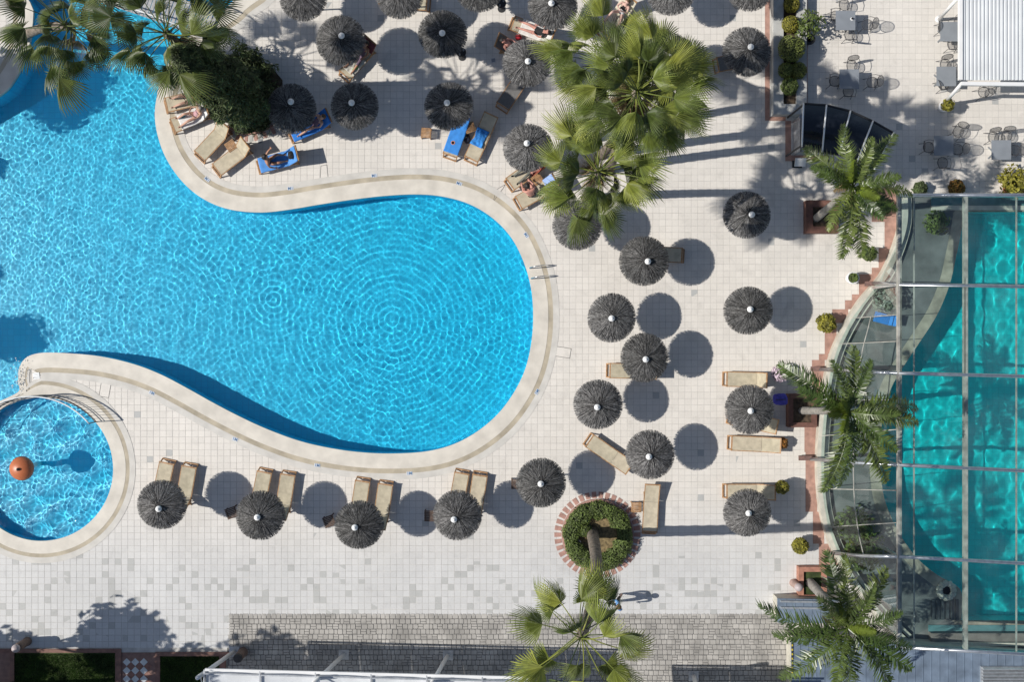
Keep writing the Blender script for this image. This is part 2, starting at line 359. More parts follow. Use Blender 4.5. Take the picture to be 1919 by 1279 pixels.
def water(name, poly, level, step, fn):
    x0 = min(p.x for p in poly) - .1; x1 = max(p.x for p in poly) + .1; y0 = min(p.y for p in poly) - .1; y1 = max(p.y for p in poly) + .1
    x0 = max(x0, -25.0); x1 = min(x1, 23.5); y1 = min(y1, 15.2)
    gx = np.arange(x0, x1, step); gy = np.arange(y0, y1, step); X, Y = np.meshgrid(gx, gy)
    Z = fn(X, Y) + level
    ny, nx = X.shape
    cx = (X[:-1, :-1] + step / 2); cy = (Y[:-1, :-1] + step / 2)
    k = inside(offset(poly, 0.03), cx, cy)
    idx = np.arange(nx * ny).reshape(ny, nx)
    F = np.stack([idx[:-1, :-1], idx[:-1, 1:], idx[1:, 1:], idx[1:, :-1]], -1)[k]
    used = np.unique(F); rm = np.full(nx * ny, -1); rm[used] = np.arange(len(used)); F = rm[F]
    P = np.stack([X, Y, Z], -1).reshape(-1, 3)[used]
    me = bpy.data.meshes.new(name)
    me.vertices.add(len(P)); me.vertices.foreach_set('co', P.ravel().astype(np.float32))
    me.loops.add(F.size); me.loops.foreach_set('vertex_index', F.ravel().astype(np.int32))
    me.polygons.add(len(F)); me.polygons.foreach_set('loop_start', np.arange(0, F.size, 4, dtype=np.int32))
    me.polygons.foreach_set('use_smooth', np.ones(len(F), bool)); me.update(calc_edges=True); me.validate()
    me.materials.append(M_WATER)
    o = struct(link(name, me)); o.cycles.is_caustics_caster = True
    return o
def main_waves(X, Y):
    PX = X * PPM + 960; PY = 639.5 - Y * PPM
    calm = np.zeros_like(X)
    for i, (a_, b_, c_) in enumerate(((.31, .17, 0.), (-.21, .37, 1.), (.11, -.43, 2.), (.55, .23, 3.))): calm += np.sin(X * a_ * 1.9 + Y * b_ * 1.9 + c_) * .25
    Z = waves(X, Y, 80, 0.10, 0.34, 0.5, 3) * (1 + .45 * calm) + waves(X, Y, 20, .5, 1.2, .18, 4)
    for cx, cy, lam, amp, fall in ((690, 600, 0.26, 0.7, 7.0), (700, 640, 0.34, 0.45, 5.0), (462, 562, 0.26, 1.5, 1.0), (365, 510, 0.24, 0.8, 0.8), (230, 590, 0.30, 0.45, 4.5), (330, 470, 0.3, .5, 2.0)):
        r = np.hypot(PX - cx, PY - cy) / PPM; k = 2 * np.pi / lam
        Z += amp / (k * k) * np.sin(k * r) * np.exp(-r / fall) * np.minimum(1, r / 0.25)
    # choppier towards the cascade and jets on the west side
    ch = np.clip((330 - PX) / 250, 0, 1)
    Z += ch * (waves(X, Y, 50, 0.10, 0.28, .5, 5))
    return Z
pool_shell('pool_basin', MAIN, 1.5, M_POOL)
water('pool_water', MAIN, -0.13, 0.022, main_waves)
pool_shell('paddling_basin', KID, 0.65, grid_tile_material('paddling_mosaic', (0.004, 0.58, 0.84), (0.003, 0.48, 0.74), 0.25, wl=(-0.2, (0.01, 0.05, 0.16))))
def kid_waves(X, Y):
    r = np.hypot(X - KID_C.x + 0.6, Y - KID_C.y); k = 2 * np.pi / 0.3
    return waves(X, Y, 80, 0.09, 0.3, 2.4, 9) + waves(X, Y, 30, .5, 1.3, 1.2, 10) + 1.0 / (k * k) * np.sin(k * r) * np.exp(-r / 3)
water('paddling_water', KID, -0.10, 0.02, kid_waves)
pool_shell('indoor_basin', INDOOR, 1.5, M_POOL_T)
water('indoor_water', INDOOR, -0.12, 0.036, lambda X, Y: waves(X, Y, 60, 0.2, 0.8, 0.5, 13))

def band(name, poly, d0, d1, z, m, thick=0.0):
    a_, b_ = offset(poly, d0), offset(poly, d1); n = len(poly); mb = MB()
    mb.v = [(p.x, p.y, z) for p in a_] + [(p.x, p.y, z) for p in b_]
    mb.f = [(k, (k + 1) % n, (k + 1) % n + n, k + n) for k in range(n)]
    if thick:
        mb.v += [(p.x, p.y, z - thick) for p in a_]; mb.f += [(k, k + 2 * n, (k + 1) % n + 2 * n, (k + 1) % n) for k in range(n)]
    return struct(mb.build(name, m))
def wmain(full, thin):
    def f(p):
        px, py = p.x * PPM + 960, 639.5 - p.y * PPM
        if px < 40 and py > 735: return thin
        if py > 680 and px < 60: return thin + (full - thin) * 0.35
        return full
    return f
band('pool_coping', MAIN, -0.03, wmain(0.60, 0.09), 0.014, M_COPING, 0.14)
band('pool_gutter', MAIN, wmain(0.60, 0.09), wmain(0.80, 0.095), 0.005, M_GUTTER)
band('pool_border', MAIN, wmain(0.80, 0.095), wmain(1.06, 0.10), 0.008, M_BORDER)
def wkid(full, thin):
    def f(p):
        px, py = p.x * PPM + 960, 639.5 - p.y * PPM
        t = max(0.0, min(1.0, (px - 36) / 40)) if py < 830 else 1.0
        return thin + (full - thin) * t
    return f
band('paddling_coping', KID, -0.03, wkid(0.50, 0.10), 0.0175, M_COPING, 0.12)
band('paddling_gutter', KID, wkid(0.50, 0.10), wkid(0.66, 0.105), 0.0105, M_GUTTER)
band('paddling_border', KID, wkid(0.66, 0.105), wkid(0.90, 0.11), 0.0115, M_BORDER)

# ------------------------------------------------------------------ cobbled lane, lawn and checker paths (south edge)
M_COBBLE = mat('cobble', (0.40, 0.38, 0.35), 0.85, 0.16, 1.2, island=0.12)
M_CBED = mat('cobble_bed', (0.17, 0.165, 0.16), 0.95, 0.15, 5.0)
def sheet(name, x0, y0, x1, y1, z, m, parent=None, px=True):
    if px: p, q = W(x0, y1), W(x1, y0)
    else: p, q = Vector((x0, y0, 0)), Vector((x1, y1, 0))
    return MB().add([(p.x, p.y, z), (q.x, p.y, z), (q.x, q.y, z), (p.x, q.y, z)], [(0, 1, 2, 3)]).build(name, m, parent)
lane = struct(sheet('cobbled_lane', 426, 1149.5, 1485, 1420, -0.002, M_CBED))
CS = 0.215
cells = []
p0, p1 = W(428, 1400), W(1478, 1151)
r_ = 0; y = p1.y - CS * .5
while y > p0.y:
    x = p0.x + random.uniform(0, .06)
    while x < p1.x - .1:
        wd = random.choice((.15, .19, .215, .215, .25)); hh = CS * random.uniform(.95, 1.0)
        if wd > .2 and random.random() < .3:            # two half-height setts
            for s2 in (-1, 1): cells.append((x + wd / 2, y + s2 * hh / 4, wd / 2 - .007, hh / 4 - .007, random.uniform(.12, .3), 8))
        else: cells.append((x + wd / 2 + random.gauss(0, .003), y + random.gauss(0, .004), wd / 2 - .007, hh / 2 - .007, random.uniform(.14, .42), 8))
        x += wd
    y -= CS; r_ += 1
def cobble_poly(a_, b_, ch, n):
    c = min(a_, b_) * ch * .8
    return [(a_, b_ - c), (a_ - c, b_), (-a_ + c, b_), (-a_, b_ - c), (-a_, -b_ + c), (-a_ + c, -b_), (a_ - c, -b_), (a_, -b_ + c)]
def cobble(mb, c):
    x, y, a_, b_, rot, n = c; lo = cobble_poly(a_, b_, rot, n); up = cobble_poly(a_ - .012, b_ - .012, rot, n); h = random.uniform(.0, .008)
    mb.add([(x + p[0], y + p[1], -0.003) for p in lo] + [(x + p[0], y + p[1], 0.012 + h) for p in up],
           [tuple(range(n, 2 * n))] + [(k, (k + 1) % n, (k + 1) % n + n, k + n) for k in range(n)])
order = sorted(range(len(cells)), key=lambda i: abs(639.5 - cells[i][1] * PPM - 1172) * 1.0 + abs(cells[i][0] * PPM + 960 - 720) * .06)
cob_var = []
for n_ in (6, 8):
    for v_ in range(3):
        mb = MB(); cobble(mb, (0, 0, .107, .102, .15 + .12 * v_, 8)); cob_var.append(mb.mesh('cobblestone', M_COBBLE))
for i in order[:300]:
    c = cells[i]; o = link('cobblestone', cob_var[(0 if c[5] == 6 else 3) + random.randrange(3)], lane)
    o.location = (c[0], c[1], random.uniform(0, .006)); o.scale = (c[2] / .107, c[3] / .102, 1); o.rotation_euler = (random.gauss(0, .01), random.gauss(0, .01), random.choice((0, math.pi)))
mb = MB()
for i in order[300:]: cobble(mb, cells[i])
stuff(mb.build('cobble_field', M_COBBLE, lane))

M_LAWN = mat('lawn_soil', (0.045, 0.065, 0.018), 0.95, 0.3, 3.0)
M_GRASS = mat('grass_blade', (0.065, 0.125, 0.02), 0.7, 0.3, 1.2, island=0.4, trans=0.2)
lawn = struct(sheet('lawn', -120, 1224, 425, 1420, -0.001, M_LAWN))
def grass(x0, y0, x1, y1, n):
    p, q = W(x0, y1), W(x1, y0)
    X = RNG.uniform(p.x, q.x, n); Y = RNG.uniform(p.y, q.y, n); an = RNG.uniform(0, 6.283, n); h = RNG.uniform(.035, .085, n); ln = RNG.uniform(.01, .05, n); wd = .012
    c, s = np.cos(an), np.sin(an)
    V = np.stack([np.stack([X - s * wd, Y + c * wd, np.full(n, -.006)], -1), np.stack([X + s * wd, Y - c * wd, np.full(n, -.006)], -1), np.stack([X + c * ln, Y + s * ln, h], -1)], 1).reshape(-1, 3)
    me = bpy.data.meshes.new('grass'); me.from_pydata(V.tolist(), [], np.arange(3 * n).reshape(-1, 3).tolist()); me.materials.append(M_GRASS)
    o = stuff(link('grass', me)); o['label'] = 'short green lawn grass beside the checkered garden path'; o['category'] = 'grass'
grass(28, 1227, 217, 1330, 26000)
grass(302, 1232, 412, 1330, 16000)
M_KERB = mat('brown_kerb', (0.24, 0.13, 0.10), 0.8, 0.15, 5.0)
def kerb(x0, y0, x1, y1, z=0.05, m=M_KERB, name='lawn_kerb', parent=None):
    p, q = W(x0, y1), W(x1, y0)
    o = MB().box(((p.x + q.x) / 2, (p.y + q.y) / 2, z / 2 - .01), (q.x - p.x, q.y - p.y, z + .02)).build(name, m, parent)
    return o if parent else struct(o)
kerb(-60, 1217, 228, 1224); kerb(292, 1223, 432, 1230.5)
kerb(217, 1224, 228, 1400, .052); kerb(292, 1230.5, 301, 1400, .052); kerb(20, 1224, 28, 1400, .052); kerb(412, 1230.5, 424, 1400, .052)
M_CHECKB = mat('checker_bed', (0.26, 0.155, 0.125), 0.8, 0.12, 5.0)
M_CHECKW = mat('checker_white', (0.62, 0.63, 0.62), 0.5, 0.06, 6.0)
M_CHECKR = mat('checker_red', (0.27, 0.135, 0.10), 0.6, 0.12, 6.0)
for nm, x0, x1 in (('checker_path', 228, 292), ('checker_path', -60, 20)):
    bed = struct(sheet(nm, x0, 1224, x1, 1400, 0.003, M_CHECKB))
    cw = MB(); s_ = 15.5 / PPM / 2 * 0.98
    dia = {}
    for m_, key in ((M_CHECKW, 'w'), (M_CHECKR, 'r')):
        dia[key] = MB().add([(-s_, 0, .0), (0, -s_, .0), (s_, 0, .0), (0, s_, .0), (-s_ + .004, 0, .008), (0, -s_ + .004, .008), (s_ - .004, 0, .008), (0, s_ - .004, .008)],
                            [(4, 5, 6, 7), (0, 1, 5, 4), (1, 2, 6, 5), (2, 3, 7, 6), (3, 0, 4, 7)]).mesh('diamond_tile', m_)
    for rr in range(0, 9):
        for cc in range(0, 7):
            gx = (x0 + 10 if x0 > 0 else -58) + cc * 8; gy = 1242 + rr * 8
            if (rr + cc) % 2 or gx > x1 - 8 or gy > 1300: continue
            p = W(gx, gy); o = link('diamond_tile', dia['w' if rr % 2 == 0 else 'r'], bed); o.location = (p.x, p.y, .0035)

# ------------------------------------------------------------------ terracotta stepped border beside the glass hall, planter border strips
terr = []
for x0, y0, x1, y1 in ((1632, 352, 1682, 378), (1634, 378, 1684, 416), (1658, 416, 1686, 465), (1647, 465, 1680, 502), (1634, 502, 1660, 514), (1610, 514, 1655, 552), (1597, 552, 1618, 563),
                       (1584, 563, 1606, 580), (1560, 580, 1590, 606), (1546, 606, 1568, 664), (1535, 664, 1552, 675), (1522, 675, 1546, 716), (1523, 716, 1538, 795),
                       (1508, 795, 1532, 848), (1510, 848, 1530, 935), (1510, 935, 1532, 960), (1524, 960, 1545, 1020), (1535, 1020, 1570, 1060)):
    terr.append((x0, y0, x1, y1))
steps = struct(sheet('terracotta_border', *terr[0], 0.006, M_TERRA))
for i, t in enumerate(terr[1:]): sheet('terracotta_slab', *t, 0.006 + 0.0004 * (i % 2 + 1), M_TERRA, steps)
for x0, y0, x1, y1 in ((1434, -40, 1443, 226), (1443, 219, 1473, 226.5), (1472, 226.5, 1483, 302), (1483, 291, 1555, 303), (1505, -40, 1514, 196)):
    struct(sheet('terracotta_strip', x0, y0, x1, y1, 0.007, M_TERRA))

# manholes: thin outlined hatch covers in the deck
M_HATCH = mat('hatch_gap', (0.12, 0.115, 0.11), 0.9, 0.1, 5.0)
for i, (pts, lab) in enumerate(((((192, 708), (210, 711), (204, 746), (186, 743)), 'tile-filled hatch cover between the two pools'),
              (((1034, 648), (1071, 654), (1068, 672), (1037, 667)), 'tile-filled hatch cover beside the pool border near parasol pair'),
              (((602, 311), (613, 309), (616, 341), (600, 341)), 'tile-filled hatch cover beyond the blue towel lounger'),
              (((930, 356), (947, 346), (944, 352), (925, 378)), 'tile-filled hatch cover by the curving gutter and slatted side table'))):
    t = thing('hatch_cover', lab, 'hatch', W(pts[0][0], pts[0][1]), 0, 'hatch covers in the deck')
    q = [W(*p) - t.location for p in pts]
    MB().add([(p.x, p.y, 0.004) for p in q], [(0, 1, 2, 3)]).build('cover', M_TILE, t)
    for k in range(4):
        a_, b_ = q[k], q[(k + 1) % 4]; MB().bar((a_.x, a_.y, .0045), (b_.x, b_.y, .0045), .018, .004).build('frame_edge', M_HATCH, t)

# depth markers: small white tiles with blue lettering that reads from the water
M_INK = mat('blue_ink', (0.10, 0.22, 0.42), 0.5, 0.05, 5.0)
def depth_marker(px, py, tx, ty, lab):
    a_ = W(px, py); b_ = W(tx, ty); up = (b_ - a_).normalized(); ang = math.atan2(up.y, up.x) - math.pi / 2
    t = thing('depth_marker', lab, 'depth marker', (a_.x, a_.y, 0.012), ang, 'depth markers round the pool')
    MB().box((0, 0, 0.003), (0.25, 0.15, 0.006)).build('plate', mat('marker_plate', (.60, .62, .64), .5, .05), t)
    c = bpy.data.curves.new('lettering', 'FONT'); c.body = '1M'; c.size = 0.17; c.align_x = 'CENTER'; c.align_y = 'CENTER'; c.extrude = 0.001; c.offset = 0.004; c.materials.append(M_INK)
    tmp = bpy.data.objects.new('lettering_curve', c); COL.objects.link(tmp)
    me = bpy.data.meshes.new_from_object(tmp.evaluated_get(bpy.context.evaluated_depsgraph_get())); bpy.data.objects.remove(tmp)
    o = link('lettering', me, t); o.location = (0, 0, 0.008)
for i, (a_, b_, c_, d_) in enumerate(((389, 336, 372, 356), (545, 353, 548, 392), (702, 329, 705, 366), (861, 344, 850, 372), (987, 441, 965, 455), (1007, 735, 980, 720),
                                     (768, 888, 766, 850), (595, 873, 600, 838), (441, 824, 452, 790), (285, 737, 300, 705))):
    depth_marker(a_, b_, c_, d_, 'small tile lettered 1M in blue, ' + ('below the two empty tan loungers', 'below the lounger of the sitting person', 'straight below the conifer shadow band parasols',
        'below the bunched towel lounger', 'up the rim from the pool ladder', 'at the rim near the tilted lounger', 'at the rim above the fourth row parasol', 'at the rim above the third row parasol',
        'at the rim above the second row parasol', 'at the rim near the hatch between pools')[i])

# ------------------------------------------------------------------ thatched parasols
def make_parasol_meshes(seed):
    rg = random.Random(seed); RIM = 0.96
    def zz(r): return 2.60 - 0.34 * r - 0.17 * r * r
    base = MB(); prof = [(0.03, zz(0.03) - .03)] + [(r, zz(r) - .03) for r in (0.2, 0.45, 0.7, 0.84, 0.875)] + [(0.87, zz(.87) - .11), (0.7, zz(.7) - .1), (0.2, zz(.2) - .1), (0.03, zz(.03) - .1)]
    base.lathe(prof, 40)
    th = MB()
    for ring in range(1500):
        r0 = math.sqrt(rg.random()) * 0.82 + 0.03; a_ = rg.uniform(0, 2 * math.pi); ln = rg.uniform(0.22, 0.58)
        r1 = min(r0 + ln, RIM + rg.uniform(-0.015, 0.03)); a1 = a_ + rg.gauss(0, 0.05) * (0.3 + .4 / max(r1, .2)); wd = rg.uniform(0.004, 0.010)
        lift0 = rg.uniform(-.022, .002); lift1 = rg.uniform(.0, .022) - (0.06 if r1 > 0.92 else 0) * rg.random()
        c0, s0 = math.cos(a_), math.sin(a_); c1, s1 = math.cos(a1), math.sin(a1)
        A = Vector((r0 * c0, r0 * s0, zz(r0) + lift0)); B = Vector((r1 * c1, r1 * s1, zz(r1) + lift1))
        n0 = Vector((-s0, c0, 0)) * wd; n1 = Vector((-s1, c1, 0)) * wd * .7
        up = Vector((0, 0, wd * .9)); Mid = (A + B) / 2
        th.add([A - n0, A + n0, B + n1, B - n1, A + up, B + up], [(0, 4, 5, 3), (4, 1, 2, 5)])
    for k in range(210):
        a_ = 2 * math.pi * k / 210 + rg.gauss(0, .02); r0 = 0.80; r1 = RIM + rg.uniform(-.075, .04); wd = rg.uniform(.006, .017); c0, s0 = math.cos(a_), math.sin(a_)
        n0 = Vector((-s0, c0, 0)) * wd
        A = Vector((r0 * c0, r0 * s0, zz(r0) - .005)); B = Vector((r1 * c0, r1 * s0, zz(r1) - rg.uniform(.01, .05)))
        th.add([A - n0, A + n0, B + n0 * .6, B - n0 * .6], [(0, 1, 2, 3)])
    return base.mesh('canopy', M_THATCHB), th.mesh('thatch', M_THATCH)
PARA = [make_parasol_meshes(s) for s in (1, 2, 3)]
knob = MB().lathe([(0.125, 0.0), (0.125, 0.025), (0.105, 0.05), (0.07, 0.075), (0.055, 0.085), (0.05, 0.12), (0.03, 0.14), (0.0, 0.145)], 20).mesh('finial', M_WHITE, True)
pole = MB().lathe([(0.03, 0.0), (0.03, 2.52)], 12).mesh('pole', mat('pole_wood', (0.20, 0.15, 0.10), 0.8, .2, 6.0))
pbase = MB().lathe([(0.20, 0.0), (0.20, 0.05), (0.17, 0.07), (0.045, 0.075), (0.045, 0.25)], 20).mesh('base', M_CONCRETE)
ribm = MB().bar((0, 0, 2.42), (0.88, 0, 2.11), 0.03, 0.03).mesh('rib', M_WOOD)
def parasol(px, py, lab, i):
    p = W(px, py, 2.66); rg = random.Random(px * 31 + py)
    t = thing('thatched_parasol', lab, 'parasol', (p.x, p.y, 0), rg.uniform(0, 6.28), 'thatched parasols')
    b_, th = PARA[i % 3]
    c = link('canopy', b_, t); tt = link('thatch', th, c); stuff(tt)
    tilt = (rg.gauss(0, .03), rg.gauss(0, .03), 0); c.rotation_euler = tilt; c.scale = (rg.uniform(.97, 1.03), rg.uniform(.97, 1.03), 1)
    k = link('finial', knob, t); k.location = (0, 0, 2.60)
    link('pole', pole, t); link('base', pbase, t)
    for q in range(8):
        r = link('rib', ribm, c); r.rotation_euler = (0, 0, q * math.pi / 4)
    return t
PARASOLS = [
    (568, -19, 'grey thatched parasol next to the slanting palm-shadow patch, cut by the picture edge'),
    (640, 66, 'grey thatched parasol over the lounger with a crumpled pale blanket'),
    (745, -19, 'grey thatched parasol beyond the round tray parasol, with a lounger peeping out beside it'),
    (829, 61, 'grey thatched parasol with a dark round tray peeping out at its rim'),
    (903, -31, 'grey thatched parasol with a small black tray disc beside its rim'),
    (1034, 5, 'grey thatched parasol above the white towelled lounger of a dark-clad sunbather'),
    (990, 114, 'grey thatched parasol sheltering a sunbather by a bright red bag'),
    (545, 190, 'grey thatched parasol half in conifer shadow next to the conifer bed'),
    (659, 192, 'grey thatched parasol half in conifer shadow between two other shaded parasols'),
    (838, 192, 'grey thatched parasol wholly in shadow above two blue-towelled loungers'),
    (988, 268, 'grey thatched parasol above the person in grey trousers'),
    (1262, -27, 'grey thatched parasol across from the woman in black swimsuit, cut by picture edge'),
    (1406, -33, 'grey thatched parasol beside the planter wall, cut by the picture edge'),
    (1260, 100, 'grey thatched parasol half hidden under the big fan palm crown'),
    (1408, 87, 'grey thatched parasol overlapping the concrete planter edge'),
    (1410, 402, 'grey thatched parasol crossed by a palm trunk shadow near the square planter'),
    (1086, 419, 'grey thatched parasol partly covered by lowest fan palm leaves'),
    (1215, 490, 'grey thatched parasol with a lounger end sticking out towards its own shadow'),
    (1407, 580, 'grey thatched parasol standing alone facing the yellow shrub and white pot'),
    (1147, 597, 'grey thatched parasol without lounger, next to the pool ladder side'),
    (1211, 674, 'grey thatched parasol with a tan lounger foot poking out towards the pool'),
    (1120, 764, 'grey thatched parasol next to the tilted lounger, no furniture showing'),
    (1408, 771, 'grey thatched parasol between two straight tan loungers by the feather palm'),
    (1217, 857, 'grey thatched parasol over the head of a tilted tan lounger'),
    (1014, 908, 'grey thatched parasol next to the round palm bed, over an empty dark table'),
    (1404, 963, 'grey thatched parasol striped by trunk shadow beside the potted shrub'),
    (851, 975, 'grey thatched parasol of the lounger row, closest to the round palm bed'),
    (665, 990, 'grey thatched parasol of the lounger row, third along from the paddling pool'),
    (482, 971, 'grey thatched parasol of the lounger row, second along from the paddling pool'),
    (297, 955, 'grey thatched parasol of the lounger row, beside the paddling pool')]
for i, (x, y, l) in enumerate(PARASOLS): parasol(x, y, l, i)

# ------------------------------------------------------------------ loungers
LW, LL, HX, SZ = 0.64, 1.98, 1.22, 0.335       # width, length, hinge position, seat height
LCACHE = {}
def lounger_meshes(back, dark):
    key = (back, dark)
    if key in LCACHE: return LCACHE[key]
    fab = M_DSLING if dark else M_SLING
    out = []
    for s in (-1, 1):
        out.append(('side_rail', MB().box((0.78, s * .30, SZ - .035), (1.5, .035, .06)).mesh('side_rail', M_WOOD)))
        out.append(('leg', MB().bar((0.06, s * .285, SZ - .03), (-0.13, s * .275, 0.0), .045, .05).mesh('leg', M_WOOD)))
        out.append(('leg', MB().bar((1.40, s * .285, SZ - .03), (1.58, s * .275, 0.0), .045, .05).mesh('leg', M_WOOD)))
    out.append(('foot_bar', MB().box((-0.005, 0, SZ - .015), (.055, LW, .05)).mesh('foot_bar', M_WOOD)))
    out.append(('stretcher', MB().box((-0.125, 0, .035), (.05, LW - .06, .05)).mesh('stretcher', M_WOOD)))
    out.append(('stretcher', MB().box((1.55, 0, .06), (.04, LW - .08, .04)).mesh('stretcher', M_WOOD)))
    sl = MB(); n = 9
    for i in range(n):
        t = i / (n - 1); x = 0.03 + t * (HX - 0.03); sag = -0.022 * math.sin(math.pi * t)
        sl.v += [(x, -.282, SZ + .005), (x, 0, SZ + sag), (x, .282, SZ + .005)]
    sl.f = [(3 * i + k, 3 * i + 3 + k, 3 * i + 4 + k, 3 * i + 1 + k) for i in range(n - 1) for k in (0, 1)]
    out.append(('seat_sling', sl.mesh('seat_sling', fab, True)))
    a_ = R(back); D = Vector((math.cos(a_), 0, math.sin(a_))); Nn = Vector((-math.sin(a_), 0, math.cos(a_))); O = Vector((HX, 0, SZ)); BL = LL - HX
    bk = MB(); n = 7
    for i in range(n):
        t = i / (n - 1); p = O + D * (0.01 + t * BL) ; q = p + Nn * (-0.02 * math.sin(math.pi * t))
        bk.v += [(p.x, -.282, p.z + .004), (q.x, 0, q.z), (p.x, .282, p.z + .004)]
    bk.f = [(3 * i + k, 3 * i + 3 + k, 3 * i + 4 + k, 3 * i + 1 + k) for i in range(n - 1) for k in (0, 1)]
    out.append(('back_sling', bk.mesh('back_sling', fab, True)))
    for s in (-1, 1):
        p, q = O + D * .0 - Nn * .02, O + D * BL - Nn * .02
        out.append(('back_rail', MB().bar((p.x, s * .30, p.z), (q.x, s * .30, q.z), .035, .045).mesh('back_rail', M_WOOD)))
        if back > 5:
            st = O + D * .45 - Nn * .04; out.append(('strut', MB().bar((st.x, s * .25, st.z), (HX + .33, s * .25, .10), .025, .03).mesh('strut', M_WOOD)))
    q = O + D * (BL + .015) - Nn * .012
    out.append(('head_bar', MB().box(q, (.05, LW, .045), M=Matrix.Rotation(-a_, 3, 'Y')).mesh('head_bar', M_WOOD)))
    LCACHE[key] = out
    return out
LG = {}
def lounger(key, foot, head, back, lab, dark=False):
    f = W(foot[0], foot[1], .3); h = W(head[0], head[1], .3); dd = h - f; an = math.atan2(dd.y, dd.x)
    t = thing('sun_lounger', lab, 'sun lounger', (f.x, f.y, 0), an, 'teak sun loungers with fabric slings')
    for nm, me in lounger_meshes(back, dark): link(nm, me, t)
    LG[key] = (t, back)
    return t
lounger('a1', (375, 292), (420, 244), 55, 'empty tan lounger nearest the brick bed edge beside a slatted table')
lounger('a2', (407, 318), (457, 280), 55, 'empty tan lounger beside the woman sitting on a blue towel')
lounger('read', (325, 236), (379, 213), 55, 'lounger with white towel under a person reading by the conifer bed')
lounger('legs', (313, 197), (372, 183), 40, 'lounger half hidden by the conifer with bare legs on it')
lounger('blue1', (547, 253), (604, 228), 45, 'lounger under a bright blue towel beneath the half shaded parasol')
lounger('sit', (487, 311), (552, 294), 50, 'lounger draped in blue towel with a person sitting upright on it')
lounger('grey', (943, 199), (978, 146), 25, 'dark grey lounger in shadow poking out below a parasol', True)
lounger('tow1', (844, 291), (868, 222), 25, 'lounger fully covered by a long blue towel with pink motif')
lounger('tow2', (884, 298), (917, 227), 20, 'lounger with a bunched blue towel on its seat')
lounger('blanket', (647, 141), (694, 87), 50, 'lounger with a crumpled pale blanket and maroon towel')
lounger('dark_lady', (962, 43), (1011, 62), 45, 'lounger with white towel under a dark-clad sunbather')
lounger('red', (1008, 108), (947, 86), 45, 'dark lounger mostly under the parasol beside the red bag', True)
lounger('swim', (1133, 62), (1174, 12), 60, 'lounger with cream towel under the woman in a black swimsuit')
lounger('trousers', (957, 345), (1012, 305), 40, 'lounger under the person in grey trousers')
lounger('pink', (973, 380), (1028, 349), 50, 'lounger with pale blue towel at its head beside a leaning bare-chested person')
lounger('u1215', (1278, 479), (1190, 474), 35, 'lounger whose foot end juts out of the parasol into its shadow')
lounger('u1211', (1144, 695), (1232, 697), 35, 'tan lounger with its foot towards the pool, head under a parasol')
lounger('tilt', (1106, 827), (1180, 878), 0, 'flat tan lounger lying askew below the parasol cluster')
lounger('r1', (1363, 711), (1450, 713), 72, 'tan lounger with upright back beside the feather palm')
lounger('r2', (1372, 831), (1458, 835), 20, 'tan lounger ending at a little flower box')
lounger('r3', (1372, 783), (1455, 800), 45, 'lounger under a parasol, only its head end showing by the blue fabric bag')
lounger('r4', (1363, 922), (1450, 922), 30, 'lounger almost hidden by the parasol next to the potted shrub')
lounger('bed', (1218, 997), (1222, 915), 15, 'tan lounger crossed by a trunk shadow beside the round palm bed')
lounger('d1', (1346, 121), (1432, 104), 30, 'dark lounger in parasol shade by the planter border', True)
lounger('top', (800, 6), (752, 2), 30, 'lounger end peeping from under a parasol cut by the picture edge')
ROW = [((313, 869), (296, 948), 'paddling pool end'), ((355, 876), (341, 956), 'paddling pool end'), ((496, 886), (480, 966), 'second parasol'), ((540, 891), (528, 972), 'second parasol'),
       ((680, 903), (668, 982), 'third parasol'), ((723, 909), (712, 988), 'third parasol'), ((866, 888), (852, 966), 'bed end'), ((900, 892), (888, 972), 'bed end')]
for i, (f, h, nm) in enumerate(ROW):
    side = 'on its pool-ward side' if False else ('half under the thatch' if i % 2 == 0 else 'less covered by the thatch')
    where = {0: 'the row parasol beside the paddling pool', 1: 'second row parasol from paddling pool', 2: 'third row parasol from paddling pool', 3: 'the row parasol closest to round bed'}[i // 2]
    lounger('row%d' % i, f, h, 48 if i % 2 else 40, 'tan lounger at %s, %s' % (where, side))

